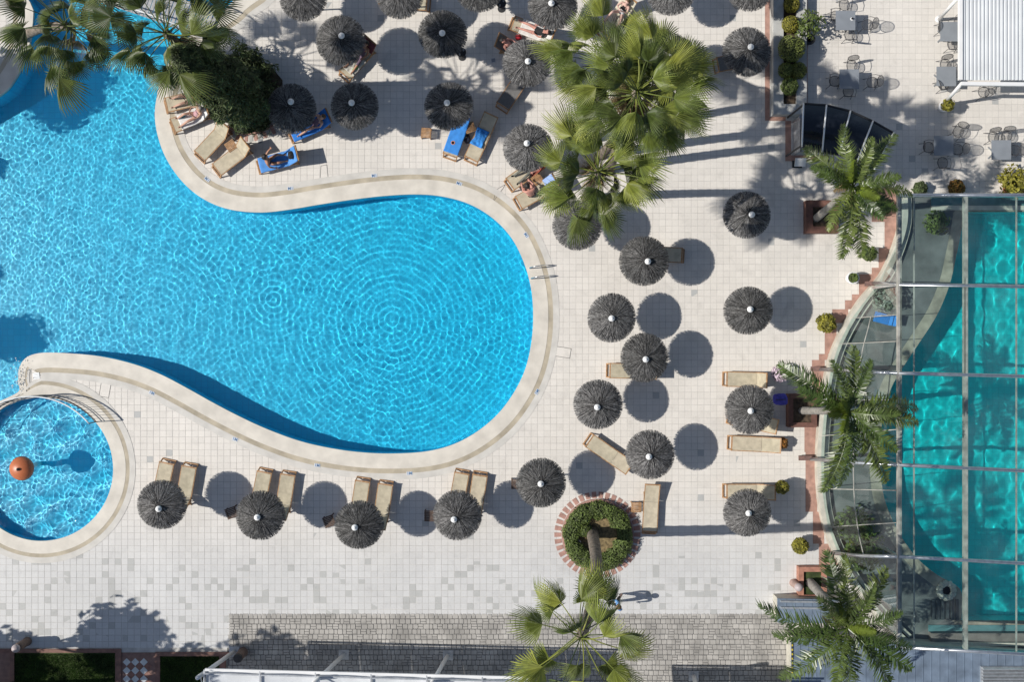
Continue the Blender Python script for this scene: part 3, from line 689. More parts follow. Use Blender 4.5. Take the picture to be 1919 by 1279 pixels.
def lprof(back):
    a_ = R(back)
    def f(x):
        if x < HX: return Vector((x, 0, SZ - 0.005)), Vector((0, 0, 1))
        s = x - HX; return Vector((HX + s * math.cos(a_), 0, SZ + s * math.sin(a_))), Vector((-math.sin(a_), 0, math.cos(a_)))
    return f
def towel(key, x0, x1, col, lab, name='towel', width=0.66, bunch=0.0, yoff=0.0, seed=0, motif=None):
    t, back = LG[key]; f = lprof(back); nx, ny = 34, 19; mb = MB()
    m = mat('towel_%s' % ''.join('%02d' % int(c * 99) for c in col), col, 0.95, 0.08, 6.0, bump=0.25, bscale=60)
    for i in range(nx):
        for j in range(ny):
            u = x0 + (x1 - x0) * i / (nx - 1); v = (j / (ny - 1) - .5) * width + yoff
            if bunch: v *= 1 - 0.35 * bunch * math.sin(math.pi * i / (nx - 1)) * (0.5 + 0.5 * noise.noise((u * 3, seed, 0)))
            nz = noise.noise((u * 4.0 + seed, v * 5.0, seed)); fold = noise.noise((u * 9 + v * 6 + seed, v * 4, 3.1))
            p, nn = f(max(u, 0.0)); p = p + nn * (0.022 + 0.014 * abs(nz) + 0.012 * max(0, fold) + bunch * 0.11 * max(0, .25 + noise.noise((u * 6, v * 7, seed + 5))))
            y = v + 0.02 * nz
            if abs(y) > .315:
                ex = abs(y) - .315; y = math.copysign(.315 + ex * .25, y); p.z -= ex * .95
            if u < 0: p.x = u * .3; p.z -= -u * .9
            mb.v.append((p.x, y, p.z))
    mb.f = [(i * ny + j, (i + 1) * ny + j, (i + 1) * ny + j + 1, i * ny + j + 1) for i in range(nx - 1) for j in range(ny - 1)]
    o = mb.build(name, m, None, True); o.location = t.location; o.rotation_euler = t.rotation_euler
    so = o.modifiers.new('thickness', 'SOLIDIFY'); so.thickness = 0.008
    tag(o, lab, name.replace('_', ' '), 'towels on loungers')
    if motif:
        p, nn = f(motif[0]); mo = MB().lathe([(0.055, 0.0), (0.06, .012), (.085, .014), (.09, 0.0)], 14).build('motif', motif[1], o); mo.location = (p.x, motif[2], p.z + .036)
    return o
BLUE = (0.035, 0.20, 0.62)
towel('sit', -0.02, 1.95, (0.09, 0.28, 0.66), 'bright blue towel spread under the person sitting with a dark bag')
towel('blue1', 0.0, 1.98, (0.035, 0.21, 0.66), 'bright blue towel beneath bare legs under the half shaded parasol', seed=3, width=.74)
towel('tow1', 0.08, 1.98, (0.05, 0.26, 0.70), 'long blue towel with a pink motif covering a whole lounger', seed=6, motif=(.52, M_SKIN_R, .05))
towel('tow2', 0.55, 1.32, (0.045, 0.27, 0.72), 'bunched blue towel lying on a tan lounger seat', bunch=1.0, width=.56, yoff=.06, seed=9)
towel('read', 0.3, 1.95, (0.72, 0.71, 0.69), 'white towel under the person reading', seed=12)
towel('dark_lady', 0.35, 1.98, (0.74, 0.72, 0.68), 'white towel under the dark-clad sunbather', seed=15)
towel('blanket', 0.18, 0.98, (0.55, 0.53, 0.47), 'crumpled pale blanket over the legs of a dark-haired sunbather', name='blanket', bunch=.9, width=.72, seed=18)
towel('blanket', 1.45, 1.97, (0.17, 0.045, 0.06), 'maroon towel over the head of the blanket lounger', seed=21)
towel('swim', 0.5, 1.98, (0.66, 0.61, 0.48), 'cream towel behind the woman in a black swimsuit', seed=24, width=.76)
towel('pink', 1.35, 1.98, (0.30, 0.42, 0.72), 'pale blue towel on the lounger head beside palm leaves', seed=27)
towel('trousers', 0.9, 1.95, (0.36, 0.09, 0.06), 'dark red towel under the person in grey trousers', seed=30)

# ------------------------------------------------------------------ small slatted tables
def slat_table(px, py, rz, lab, sz=0.42, h=0.36, m=M_WOOD):
    p = W(px, py, h); t = thing('side_table', lab, 'side table', (p.x, p.y, 0), rz, 'small slatted teak side tables')
    for k in range(7): MB().box((0, (k - 3) * sz / 7, h - .012), (sz, sz / 7 - .012, .024)).build('slat', m, t)
    for s in (-1, 1): MB().box((s * (sz / 2 - .05), 0, h - .045), (.04, sz - .04, .04)).build('bearer', m, t)
    for sx in (-1, 1):
        for sy in (-1, 1): MB().bar((sx * (sz / 2 - .05), sy * (sz / 2 - .05), h - .03), (sx * (sz / 2 - .02), sy * (sz / 2 - .02), 0), .04).build('leg', m, t)
slat_table(433, 273, R(35), 'slatted table between two empty tan loungers')
slat_table(799, 249, R(-5), 'slatted table standing by itself in the sun below a parasol shadow')
slat_table(881, 239, R(20), 'slatted table between the two blue-towelled loungers')
slat_table(1007, 336, R(35), 'slatted table between the grey trousers and the bare-chested sunbathers')
slat_table(1193, 952, R(0), 'slatted table next to the lounger crossed by trunk shadow')
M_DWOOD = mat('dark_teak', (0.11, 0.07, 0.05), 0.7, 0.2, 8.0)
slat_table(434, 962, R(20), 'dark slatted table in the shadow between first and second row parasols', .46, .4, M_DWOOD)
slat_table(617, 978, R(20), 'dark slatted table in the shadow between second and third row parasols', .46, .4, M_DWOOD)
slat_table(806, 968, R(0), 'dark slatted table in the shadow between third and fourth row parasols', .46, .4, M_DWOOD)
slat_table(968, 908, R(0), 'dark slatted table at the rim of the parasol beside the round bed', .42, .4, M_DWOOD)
for px, py, lab in ((865, 98, 'dark round tray table with two glasses beside a sunlit parasol rim'), (940, 6, 'dark round tray table with two glasses beside the cut-off parasol')):
    p = W(px, py, .75); t = thing('tray_table', lab, 'tray table', (p.x, p.y, 0), 0, 'round tray tables')
    MB().lathe([(0.0, .73), (.185, .73), (.2, .74), (.2, .775), (.185, .775), (.18, .75), (0, .75)], 24).build('tray', M_DARK, t)
    MB().lathe([(.025, 0), (.025, .73)], 10).build('stem', M_DARK, t); MB().lathe([(.16, 0), (.16, .02), (.03, .03)], 20).build('foot', M_DARK, t)
    for k in ((.09, .08), (-.06, -.1)): MB().lathe([(.03, 0), (.035, .10), (.03, .10), (.026, .01), (0, .01)], 10, (k[0], k[1], .752)).build('glass', M_WHITE, t)
# bags, shoes and small belongings
def soft_bag(px, py, z, sx, sy, sz, rz, col, lab, name='bag'):
    p = W(px, py, z); bm = bmesh.new(); bmesh.ops.create_icosphere(bm, subdivisions=3, radius=1.0)
    for v in bm.verts:
        n_ = noise.noise(v.co * 1.7 + Vector((px, py, 0))); q = v.co * (1 + .22 * n_)
        v.co = Vector((math.copysign(abs(q.x) ** .75, q.x) * sx / 2, math.copysign(abs(q.y) ** .75, q.y) * sy / 2, max(-.8, q.z) * sz / 2 + .4 * sz))
    me = bpy.data.meshes.new(name); bm.to_mesh(me); bm.free(); me.materials.append(mat('cloth_%s_%d' % (name, px), col, .9, .15, 8.0, bump=.3, bscale=40)); me.polygons.foreach_set('use_smooth', [True] * len(me.polygons))
    t = link(name, me); t.location = (p.x, p.y, z); t.rotation_euler = (0, 0, rz); tag(t, lab, name.replace('_', ' '))
    pts = [Vector((sx * .35 * math.cos(a_), 0, sz * .6 + sz * .55 * math.sin(a_))) for a_ in np.linspace(0, math.pi, 9)]
    MB().tube(pts, .014, 6).build('strap', M_DARK, t)
soft_bag(875, 260, 0, .30, .42, .26, R(20), (.02, .025, .05), 'black bag on the floor between the two blue-towelled loungers')
soft_bag(972, 71, 0.0, .26, .22, .3, 0, (.60, .03, .05), 'bright red bag beside the white towelled lounger')
soft_bag(546, 291, .72, .24, .34, .12, R(10), (.015, .014, .016), 'dark bag lying on the blue towel behind the sitting person')
soft_bag(1178, 52, 0, .3, .4, .45, 0, (.02, .14, .55), 'blue bag on the floor by the swimsuit lounger')
soft_bag(1462, 749, .42, .62, .5, .22, 0, (.09, .08, .42), 'violet and blue beach bag beside the parasol and feather palm')
soft_bag(667, 128, .36, .30, .10, .09, R(35), (.13, .55, .05), 'bright green strap bag hanging on the blanket lounger')
soft_bag(343, 217, .40, .22, .17, .04, R(30), (.02, .22, .26), 'teal book lying beside the reading person', 'book')

# ------------------------------------------------------------------ people: one continuous skinned body each
def V3(*a_): return Vector(a_)
def person(lab, place, J, wear, hair, hair_long=False, skin=M_SKIN, fwd=None):
    """J: joints (pelvis, chest, neck, head, top and per side sh, el, wr, hp, kn, an, to); wear: {region: material}"""
    vs, es, rad, reg = [], [], [], []
    def nv(p, r): vs.append(Vector(p)); rad.append(r if isinstance(r, tuple) else (r, r)); return len(vs) - 1
    def ed(a_, b_, r_): es.append((a_, b_)); reg.append(r_)
    pel = nv(J['pelvis'], (.125, .105)); wai = nv(J['pelvis'].lerp(J['chest'], .5), (.118, .092)); che = nv(J['chest'], (.135, .10)); nk = nv(J['neck'], .052)
    hd = nv(J['neck'].lerp(J['head'], .75), .082); hm = nv(J['head'], (.088, .096)); tp = nv(J['top'], .05)
    ed(pel, wai, 'hips'); ed(wai, che, 'chest'); ed(che, nk, 'neck'); ed(nk, hd, 'head'); ed(hd, hm, 'head'); ed(hm, tp, 'head')
    ax = (J['top'] - J['neck']).normalized(); f = (fwd - ax * fwd.dot(ax)).normalized() if fwd else ax.orthogonal()
    nose = nv(J['head'] - ax * .02 + f * .108, .016); ed(hm, nose, 'head')
    side = ax.cross(f)
    for s in (-1, 1):
        e = nv(J['head'] - ax * .015 + side * s * .098, .016); ed(hm, e, 'head')
        g = lambda k: J[k + ('R' if s > 0 else 'L')]
        sh = nv(g('sh'), .062); el = nv(g('el'), .042); wr = nv(g('wr'), .029); ed(che, sh, 'shoulder'); ed(sh, el, 'upper_arm'); ed(el, wr, 'forearm')
        hv = (g('wr') - g('el')).normalized(); hs = hv.cross(V3(0, 0, 1)); hs = hs.normalized() if hs.length > .1 else V3(0, 1, 0); hn = hv.cross(hs)
        pm = nv(g('wr') + hv * .07, (.036, .02)); ed(wr, pm, 'hand')
        for q, (off, ln) in enumerate(((-.033, .062), (-.011, .078), (.012, .074), (.034, .055))):
            k1 = nv(g('wr') + hv * (.085 + ln * .5) + hs * off * 1.15, .0088); k2 = nv(g('wr') + hv * (.085 + ln) + hs * off * 1.2 - hn * .018, .0075); ed(pm, k1, 'hand'); ed(k1, k2, 'hand')
        th = nv(g('wr') + hv * .055 - hs * .055, .0095); t2 = nv(g('wr') + hv * .09 - hs * .075, .008); ed(pm, th, 'hand'); ed(th, t2, 'hand')
        hp = nv(g('hp'), .088); kn = nv(g('kn'), .058); an_ = nv(g('an'), .038); to = nv(g('to'), (.042, .026)); ed(pel, hp, 'hips'); ed(hp, kn, 'thigh'); ed(kn, an_, 'shin'); ed(an_, to, 'foot')
        cf = nv(g('kn').lerp(g('an'), .35), .054); es[-2] = (kn, cf); ed(cf, an_, 'shin')
    me = bpy.data.meshes.new('body'); me.from_pydata(vs, es, [])
    tmp = bpy.data.objects.new('tmp_body', me); COL.objects.link(tmp)
    sk = tmp.modifiers.new('skin', 'SKIN'); sk.use_smooth_shade = True
    for i, r in enumerate(rad): me.skin_vertices[0].data[i].radius = r
    me.skin_vertices[0].data[0].use_root = True
    sb = tmp.modifiers.new('sub', 'SUBSURF'); sb.levels = 1; sb.render_levels = 1
    dg = bpy.context.evaluated_depsgraph_get(); dg.update()
    body = bpy.data.meshes.new_from_object(tmp.evaluated_get(dg)); bpy.data.objects.remove(tmp)
    mats = [skin] + [m for m in dict.fromkeys(wear.values())]; body.materials.clear()
    for m in mats: body.materials.append(m)
    A = np.array([vs[e[0]] for e in es]); B = np.array([vs[e[1]] for e in es]); D = B - A; DD = (D * D).sum(1) + 1e-9
    rr = np.array([(max(rad[e[0]]) + max(rad[e[1]])) / 2 for e in es])
    for p in body.polygons:
        c = np.array(p.center); t = np.clip(((c - A) * D).sum(1) / DD, 0, 1); dist = np.linalg.norm(A + D * t[:, None] - c, axis=1) / rr
        k = reg[int(dist.argmin())]
        if k in wear: p.material_index = mats.index(wear[k])
        p.use_smooth = True
    o = link('person', body); tag(o, lab, 'person', 'people round the pool')
    o.location = place[0]; o.rotation_euler = (0, 0, place[1])
    bm = bmesh.new(); bmesh.ops.create_icosphere(bm, subdivisions=3, radius=1.0)
    Q = Matrix((side, f, ax)).transposed(); kill = []
    for v in bm.verts:
        if v.co.y > .25 and v.co.z < .55: kill.append(v)
        n_ = 1 + .08 * noise.noise(v.co * 3)
        q = V3(v.co.x * .112, v.co.y * .122 - .016, v.co.z * .125 + .018)
        if hair_long and v.co.z < 0: q.z *= 2.1; q.y -= .03
        v.co = J['head'] + Q @ (q * n_)
    bmesh.ops.delete(bm, geom=kill, context='VERTS')
    hm_ = bpy.data.meshes.new('hair'); bm.to_mesh(hm_); bm.free(); hm_.materials.append(hair); hm_.polygons.foreach_set('use_smooth', [True] * len(hm_.polygons)); link('hair', hm_, o)
    eye = mat('eye_dark', (.02, .015, .012), .3, .05)
    for s in (-1, 1):
        b_ = MB().lathe([(0, -.011), (.009, -.006), (.011, 0), (.009, .006), (0, .011)], 8).build('eye', eye, o); b_.location = J['head'] + ax * .012 + f * .09 + side * s * .033
    return o
HAIR_D = mat('dark_hair', (.018, .013, .011), .6, .2, 20.0); HAIR_B = mat('brown_hair', (.13, .075, .035), .6, .2, 20.0); HAIR_G = mat('grey_hair', (.25, .23, .21), .6, .2, 20.0)
BLACK = mat('black_cloth', (.014, .014, .016), .85, .15, 9.0); GREYT = mat('grey_trousers', (.17, .17, .145), .9, .15, 9.0); LIGHT = mat('light_cloth', (.6, .6, .6), .9, .05, 9.0)
PINKC = mat('pink_cloth', (.5, .3, .32), .9, .1, 9.0); BLUEC = mat('sky_blue_cloth', (.16, .36, .68), .9, .1, 9.0); REDC = mat('brick_red_cloth', (.33, .09, .06), .9, .1, 9.0); MAUVE = mat('mauve_cloth', (.15, .10, .14), .9, .1, 9.0)
def recline(back, bend=.12, spread=.10, arms='side', px_=None, roll=0.0):
    a_ = R(max(back, 8)); D = V3(math.cos(a_), 0, math.sin(a_)); N_ = V3(-math.sin(a_), 0, math.cos(a_)); P = V3(HX - .13, 0, SZ + .125)
    J = {'pelvis': P, 'chest': P + D * .36 + N_ * .02, 'neck': P + D * .55 + N_ * .03, 'head': P + D * .67 + N_ * .06, 'top': P + D * .77 + N_ * .075}
    for s, k in ((-1, 'L'), (1, 'R')):
        J['sh' + k] = P + D * .46 + V3(0, s * .175, 0) + N_ * .01
        if arms == 'read': J['el' + k] = J['sh' + k] + V3(-.16, s * .07, -.06) + N_ * .1; J['wr' + k] = J['el' + k] + V3(-.10, -s * .16, .16)
        elif arms == 'up': J['el' + k] = J['sh' + k] + D * .12 + V3(0, s * .22, 0); J['wr' + k] = J['el' + k] + D * .16 - V3(0, s * .17, 0)
        else: J['el' + k] = J['sh' + k] - D * .25 + V3(0, s * .07, .02); J['wr' + k] = J['el' + k] + V3(-.21, -s * .05, .02)
        J['hp' + k] = P + V3(-.05, s * .095, -.01); b_ = bend * (1.35 if s > 0 else .8)
        J['kn' + k] = J['hp' + k] + V3(-.40 + b_ * .15, s * spread * .6, b_ - .015); J['an' + k] = J['kn' + k] + V3(-.40 + b_ * .12, s * spread * .2, -b_ - .02); J['to' + k] = J['an' + k] + V3(-.09, s * .04, .10)
    return J
def on(key): t = LG[key][0]; return (t.location, t.rotation_euler.z)
FW = lambda b: V3(-math.sin(R(b)), 0, math.cos(R(b)))
person('person in a pale swimsuit reading on a white towel beside the conifer bed', on('read'), recline(55, .2, .1, 'read'), {'hips': PINKC, 'chest': PINKC}, HAIR_G, True, M_SKIN, FW(55))
person('sunbather half hidden by the conifer, bare legs showing', on('legs'), recline(40, .16), {'hips': BLACK}, HAIR_B, False, M_SKIN, FW(40))
person('sunbather under the parasol with bare legs on a bright blue towel', on('blue1'), recline(45, .24), {'hips': MAUVE, 'chest': MAUVE}, HAIR_B, False, M_SKIN, FW(45))
person('dark-haired sunbather in mauve leaning back above a pale blanket', on('blanket'), recline(50, .1), {'hips': MAUVE, 'chest': MAUVE, 'thigh': MAUVE}, HAIR_D, True, M_SKIN_T, FW(50))
person('sunbather in black top lying on a white towel with bare legs stretched out', on('dark_lady'), recline(45, .05, .06), {'hips': BLACK, 'chest': BLACK, 'shoulder': BLACK}, HAIR_D, True, M_SKIN_R, FW(45))
person('sunbather with black hair by the red bag, partly under a parasol', on('red'), recline(45, .1), {'hips': BLACK}, HAIR_D, True, M_SKIN_R, FW(45))
person('woman in a black swimsuit sitting with bent bare legs on a cream towel', on('swim'), recline(60, .34, .26, 'read'), {'chest': BLACK, 'hips': LIGHT}, HAIR_B, True, mat('fair_skin', (.62, .40, .33), .55, .05, 8.0), FW(60))
person('person in grey trousers and dark shoes lying beside a slatted table', on('trousers'), recline(40, .12), {'hips': GREYT, 'thigh': GREYT, 'shin': GREYT, 'foot': BLACK, 'chest': REDC, 'shoulder': REDC}, HAIR_B, False, M_SKIN_R, FW(40))
P = V3(.62, -.08, SZ + .13)      # leaning forward, feet on the floor towards the table
J = {'pelvis': P, 'chest': P + V3(-.02, .20, .30), 'neck': P + V3(-.03, .33, .42), 'head': P + V3(-.03, .43, .48), 'top': P + V3(-.03, .52, .53)}
for s, k in ((-1, 'L'), (1, 'R')):
    J['sh' + k] = P + V3(-s * .175, .24, .36); J['el' + k] = J['sh' + k] + V3(-s * .08, .14, -.2); J['wr' + k] = J['el' + k] + V3(s * .06, .2, -.03)
    J['hp' + k] = P + V3(-s * .095, .05, -.01); J['kn' + k] = J['hp' + k] + V3(-s * .06, .40, .02); J['an' + k] = J['kn' + k] + V3(0, .04, -.41); J['to' + k] = J['an' + k] + V3(-s * .03, .14, -.035)
person('bare-chested person with sunburnt back leaning forward on a lounger', on('pink'), J, {'hips': BLACK}, HAIR_D, False, M_SKIN_R, V3(0, .6, -.6))
P = V3(.42, .03, SZ + .13)       # sitting upright, one arm raised to the hair
J = {'pelvis': P, 'chest': P + V3(.03, .05, .34), 'neck': P + V3(.03, .09, .50), 'head': P + V3(.04, .12, .61), 'top': P + V3(.04, .14, .72)}
for s, k in ((-1, 'L'), (1, 'R')):
    J['sh' + k] = P + V3(.02, -s * .17, .43); J['hp' + k] = P + V3(.05, -s * .095, -.01)
    J['kn' + k] = J['hp' + k] + V3(.38, -s * .08, .16); J['an' + k] = J['kn' + k] + V3(.24, s * .04, -.22); J['to' + k] = J['an' + k] + V3(.13, 0, -.02)
J['elL'] = J['shL'] + V3(.18, .16, .08); J['wrL'] = J['elL'] + V3(.12, .02, .17); J['elR'] = J['shR'] + V3(.02, -.10, -.24); J['wrR'] = J['elR'] + V3(.16, -.04, -.14)
person('dark-haired person sitting upright on a blue towel with one arm raised', on('sit'), J, {'hips': MAUVE}, HAIR_D, True, M_SKIN_T, V3(1, .2, -.2))
P = V3(0, 0, .93)                # walking
J = {'pelvis': P, 'chest': P + V3(.03, 0, .36), 'neck': P + V3(.04, 0, .54), 'head': P + V3(.06, 0, .66), 'top': P + V3(.06, 0, .77)}
for s, k in ((-1, 'L'), (1, 'R')):
    J['sh' + k] = P + V3(.03, s * .18, .46); J['el' + k] = J['sh' + k] + V3(-s * .10, s * .06, -.26); J['wr' + k] = J['el' + k] + V3(.12 - s * .08, 0, -.2)
    J['hp' + k] = P + V3(0, s * .1, -.02); J['kn' + k] = P + V3(s * .16 + .04, s * .1, -.44); J['an' + k] = P + V3(s * .24 - .05, s * .1, -.85 + (.0 if s > 0 else .04)); J['to' + k] = J['an' + k] + V3(.15, s * .02, -.045)
p = W(1160, 1134, 1.2)
person('person in a sky blue shirt walking under the tall leaning fan palm', ((p.x, p.y, 0), R(195)), J, {'chest': BLUEC, 'shoulder': BLUEC, 'upper_arm': BLUEC, 'hips': BLACK, 'thigh': BLACK, 'foot': BLACK}, HAIR_B, False, M_SKIN, V3(1, 0, 0))

# ------------------------------------------------------------------ palms
def fan_leaf(seed, m, droop=0.5, petiole=1.0, blade=0.85):
    rg = random.Random(seed); mb = MB(); n = 30
    # petiole: arching flattened stalk along +X, tip at hub
    pts = []
    for i in range(7):
        t = i / 6; pts.append(V3(petiole * t, 0, -droop * .45 * t * t))
    mb.tube(pts, [.028 - .012 * i / 6 for i in range(7)], 5)
    hub = pts[-1]; slope = -droop * .9
    for k in range(n):
        a0 = -1.75 + 3.5 * k / n; a1 = -1.75 + 3.5 * (k + 1) / n; am = (a0 + a1) / 2
        L_ = blade * (0.62 + 0.38 * math.cos(am * .55)) * rg.uniform(.88, 1.08); s = .5
        def pt(a_, r, lift):
            x = math.cos(a_) * r; y = math.sin(a_) * r
            cup = -(.22 + .5 * (seed % 3) / 2) * abs(math.sin(a_)) * r                      # folded along the midrib
            dr = -droop * .75 * (max(0, r - .15)) ** 2 / blade
            return V3(hub.x + x, hub.y + y * .92, hub.z + x * slope * .55 + cup + dr + lift)
        b = [hub, pt(a0, L_ * s, 0), pt(am, L_ * s, .03), pt(a1, L_ * s, 0)]
        tip = pt(am + rg.gauss(0, .02), L_, -.10 * droop - rg.random() * .12); mid0 = pt(am - .028, L_ * .82, -.01); mid1 = pt(am + .028, L_ * .82, -.01)
        mb.add(b + [mid0, mid1, tip], [(0, 1, 2), (0, 2, 3), (1, 4, 2), (2, 4, 5), (2, 5, 3), (4, 6, 5)])
    return mb.mesh('frond', m)
FANS = [fan_leaf(i, M_FAN if i % 2 else M_FAN2, .35 + .16 * (i % 4), 1.15 + .18 * (i % 3), .80 + .06 * (i % 3)) for i in range(8)]
DEADF = fan_leaf(40, M_DEAD, 1.3, .6, .7)
def palm_trunk(t, foot, top, r0, r1, bend, m=M_TRUNK, rings=26):
    a_ = Vector((0, 0, 0)); b_ = top - foot; pts = []; rs = []
    for i in range(rings * 2 + 1):
        u = i / (rings * 2); p = a_.lerp(b_, u) + bend * math.sin(math.pi * u) ; pts.append(p); rs.append((r0 + (r1 - r0) * u) * (1.0 + (.07 if i % 2 else -.03)) * (1.35 if i == 0 else 1))
    MB().tube(pts, rs, 12).build('trunk', m, t, True)
    return b_
def fan_palm(lab, foot, top, n, r0=.19, r1=.14, bend=(0, 0, 0), seed=0, scale=1.0, dead=5, meshes=None):
    rg = random.Random(seed); t = thing('fan_palm', lab, 'palm tree', foot, 0, 'fan palms')
    tip = palm_trunk(t, foot, top, r0, r1, Vector(bend)); ms = meshes or FANS
    for i in range(n):
        u = (i + .5) / n; az = i * 2.399963 + rg.gauss(0, .18); el = R(78 - 105 * u ** .8) + rg.gauss(0, .1)
        f = link('frond', ms[rg.randrange(len(ms))], t); f.location = tip + V3(0, 0, .2 - .75 * u); f.rotation_euler = (rg.gauss(0, .55), -el, az)
        f.scale = (scale * rg.uniform(.85, 1.35), scale * rg.uniform(.8, 1.05), scale)
    for i in range(dead):
        f = link('dry_frond', DEADF, t); f.location = tip + V3(0, 0, -.35); f.rotation_euler = (rg.gauss(0, .4), R(rg.uniform(45, 70)), rg.uniform(0, 6.28)); f.scale = (scale * .9,) * 3
    return t
fan_palm('tallest fan palm of the terrace clump, big bright crown over several parasols', W(1142, 318), W(1194, 172, 11.6), 48, bend=(.1, .2, 0), seed=1, scale=.84, dead=12)
fan_palm('fan palm of the terrace clump leaning out over the cream towel lounger', W(1105, 262), W(1132, 112, 8.2), 38, bend=(.1, .1, 0), seed=2, scale=.88)
fan_palm('fan palm of the terrace clump with lowest crown, above the half covered parasol', W(1100, 372), W(1122, 322, 9.0), 40, bend=(0, .1, 0), seed=3, scale=.86, dead=12)
fan_palm('slender fan palm of the terrace clump behind the tallest crown', W(1128, 290), W(1245, 150, 9.6), 28, bend=(.1, .1, 0), seed=14, scale=.84, dead=5)
fan_palm('tall curved fan palm growing from the round planted bed', W(1110, 998), W(1090, 1194, 15.0), 25, r0=.24, r1=.15, bend=(.3, -.1, 0), seed=23, scale=.84, dead=0)
fan_palm('fan palm hanging over the deep blue pool corner', W(40, 70), W(125, 48, 6.3), 30, bend=(.2, 0, .5), seed=5, scale=1.0, dead=4, meshes=FANS[0::2])
fan_palm('fan palm rising from the conifer bed above the footbridge', W(438, 168), W(312, 62, 9.2), 30, bend=(0, 0, .2), seed=6, scale=.92, dead=4, meshes=FANS[0::2])

def feather_frond(seed, m, length=2.6, droop=.9, leaf=.48):
    rg = random.Random(seed); mb = MB(); n = 84; pts = []
    def ax(t): return V3(length * (t - .12 * droop * t * t), 0, length * (.10 * t - droop * .42 * t * t))
    mb.tube([ax(i / 12) for i in range(13)], [.030 - .024 * i / 12 for i in range(13)], 5)
    for k in range(n):
        t = .12 + .88 * k / (n - 1); p = ax(t); d_ = (ax(min(1, t + .02)) - ax(t - .02)).normalized()
        ll = leaf * (math.sin(math.pi * min(1, .16 + .80 * t)) ** .7) * rg.uniform(.85, 1.1)
        for s in (-1, 1):
            fw = rg.uniform(.25, 1.0); up = rg.uniform(-.25, .6); ll_ = ll * rg.uniform(.7, 1.12)
            if rg.random() < .07: continue
            dv = (d_ * fw + V3(0, s, 0) + V3(0, 0, up)).normalized(); wv = d_ * .027
            mid = p + dv * ll_ * .55; tip = p + dv * ll_ + V3(0, 0, -.30 * ll_ - rg.random() * .14)
            mb.add([p - wv * .5, p + wv * .5, mid + wv, mid - wv, tip], [(0, 1, 2, 3), (3, 2, 4)])
    return mb.mesh('frond', m)
FEATH = [feather_frond(20 + i, M_FEATHER, 2.5 + .15 * i, .75 + .18 * i, .56) for i in range(4)]
FEATH_D = feather_frond(33, M_DEAD, 1.9, 1.0, .35)
FEATH_Y = feather_frond(30, M_FEATHER_Y, 1.3, .25, .3)
def feather_palm(lab, foot, top, fronds, r0=.16, r1=.11, bend=(0, 0, 0), seed=0, trunk_m=None, young=3):
    rg = random.Random(seed); t = thing('feather_palm', lab, 'palm tree', foot, 0, 'feather palms')
    tip = palm_trunk(t, foot, top, r0, r1, Vector(bend), trunk_m or mat('smooth_trunk', (.30, .28, .25), .9, .15, 6.0, bump=.3, bscale=9), 18)
    for i, (az, el, sc_) in enumerate(fronds):
        f = link('frond', FEATH[rg.randrange(4)], t); f.location = tip + V3(0, 0, .05); f.rotation_euler = (rg.gauss(0, .4), -R(el + rg.gauss(0, 5)), R(az)); f.scale = (sc_,) * 3
    for i in range(2):
        f = link('dry_frond', FEATH_D, t); f.location = tip + V3(0, 0, -.15); f.rotation_euler = (rg.gauss(0, .5), R(rg.uniform(30, 60)), rg.uniform(0, 6.28)); f.scale = (.7,) * 3
    for i in range(young):
        f = link('young_frond', FEATH_Y, t); f.location = tip; f.rotation_euler = (rg.gauss(0, .5), -R(rg.uniform(25, 60)), rg.uniform(0, 6.28))
    return t
feather_palm('feather palm growing from the square brown planter beside the dark canopy', W(1527, 412), W(1598, 352, 6.6),
             [(5, 18, .85), (12, 30, .7), (60, 20, .9), (72, 42, .75), (118, 30, .8), (140, 12, .95), (265, 15, 1.02), (280, 8, .98), (300, 40, .7), (228, 25, .75), (330, 35, .7), (165, 30, .75)], bend=(.05, .05, 0), seed=1)
feather_palm('feather palm whose fronds lie over the curved glass hall', W(1500, 770), W(1590, 772, 6.8),
             [(82, 14, 1.0), (70, 35, .8), (145, 14, 1.12), (158, 25, .9), (15, 12, 1.05), (0, 22, .95), (-12, 10, .9), (262, 14, 1.15), (278, 26, .95), (306, 10, 1.2), (318, 24, .9), (100, 38, .8), (350, 45, .7)], bend=(.05, 0, 0), seed=2)
feather_palm('feather palm leaning over the zinc roof next to the glass hall', W(1516, 1090), W(1588, 1178, 6.4),
             [(108, 18, 1.15), (96, 32, .95), (52, 16, 1.1), (64, 35, .85), (182, 12, 1.15), (196, 18, 1.05), (225, 18, 1.12), (240, 30, .95), (328, 14, 1.15), (318, 26, 1.0), (278, 16, 1.1), (345, 35, .85), (20, 40, .8), (140, 40, .8)],
             r0=.19, r1=.15, bend=(-.02, .1, 0), seed=3, young=2)

# ------------------------------------------------------------------ leaf-clump foliage
def leaf_cloud(n, fn, size, seed, m, name='foliage', up=.35, ratio=.5):
    """fn(rng) -> (point, outward normal); each leaf a small bent quad"""
    rg = np.random.default_rng(seed); P, N_ = fn(rg, n)
    N_ = N_ + rg.normal(0, .55, (n, 3)); N_[:, 2] += up; N_ /= np.linalg.norm(N_, axis=1)[:, None]
    T = np.cross(N_, rg.normal(0, 1, (n, 3))); T /= np.linalg.norm(T, axis=1)[:, None]; B = np.cross(N_, T)
    s = (size * rg.uniform(.6, 1.35, n))[:, None]
    Vv = np.stack([P - T * s, P - B * s * ratio + N_ * s * .15, P + T * s, P + B * s * ratio + N_ * s * .15], 1).reshape(-1, 3)
    me = bpy.data.meshes.new(name); me.from_pydata(Vv.tolist(), [], np.arange(4 * n).reshape(-1, 4).tolist()); me.materials.append(m)
    return me
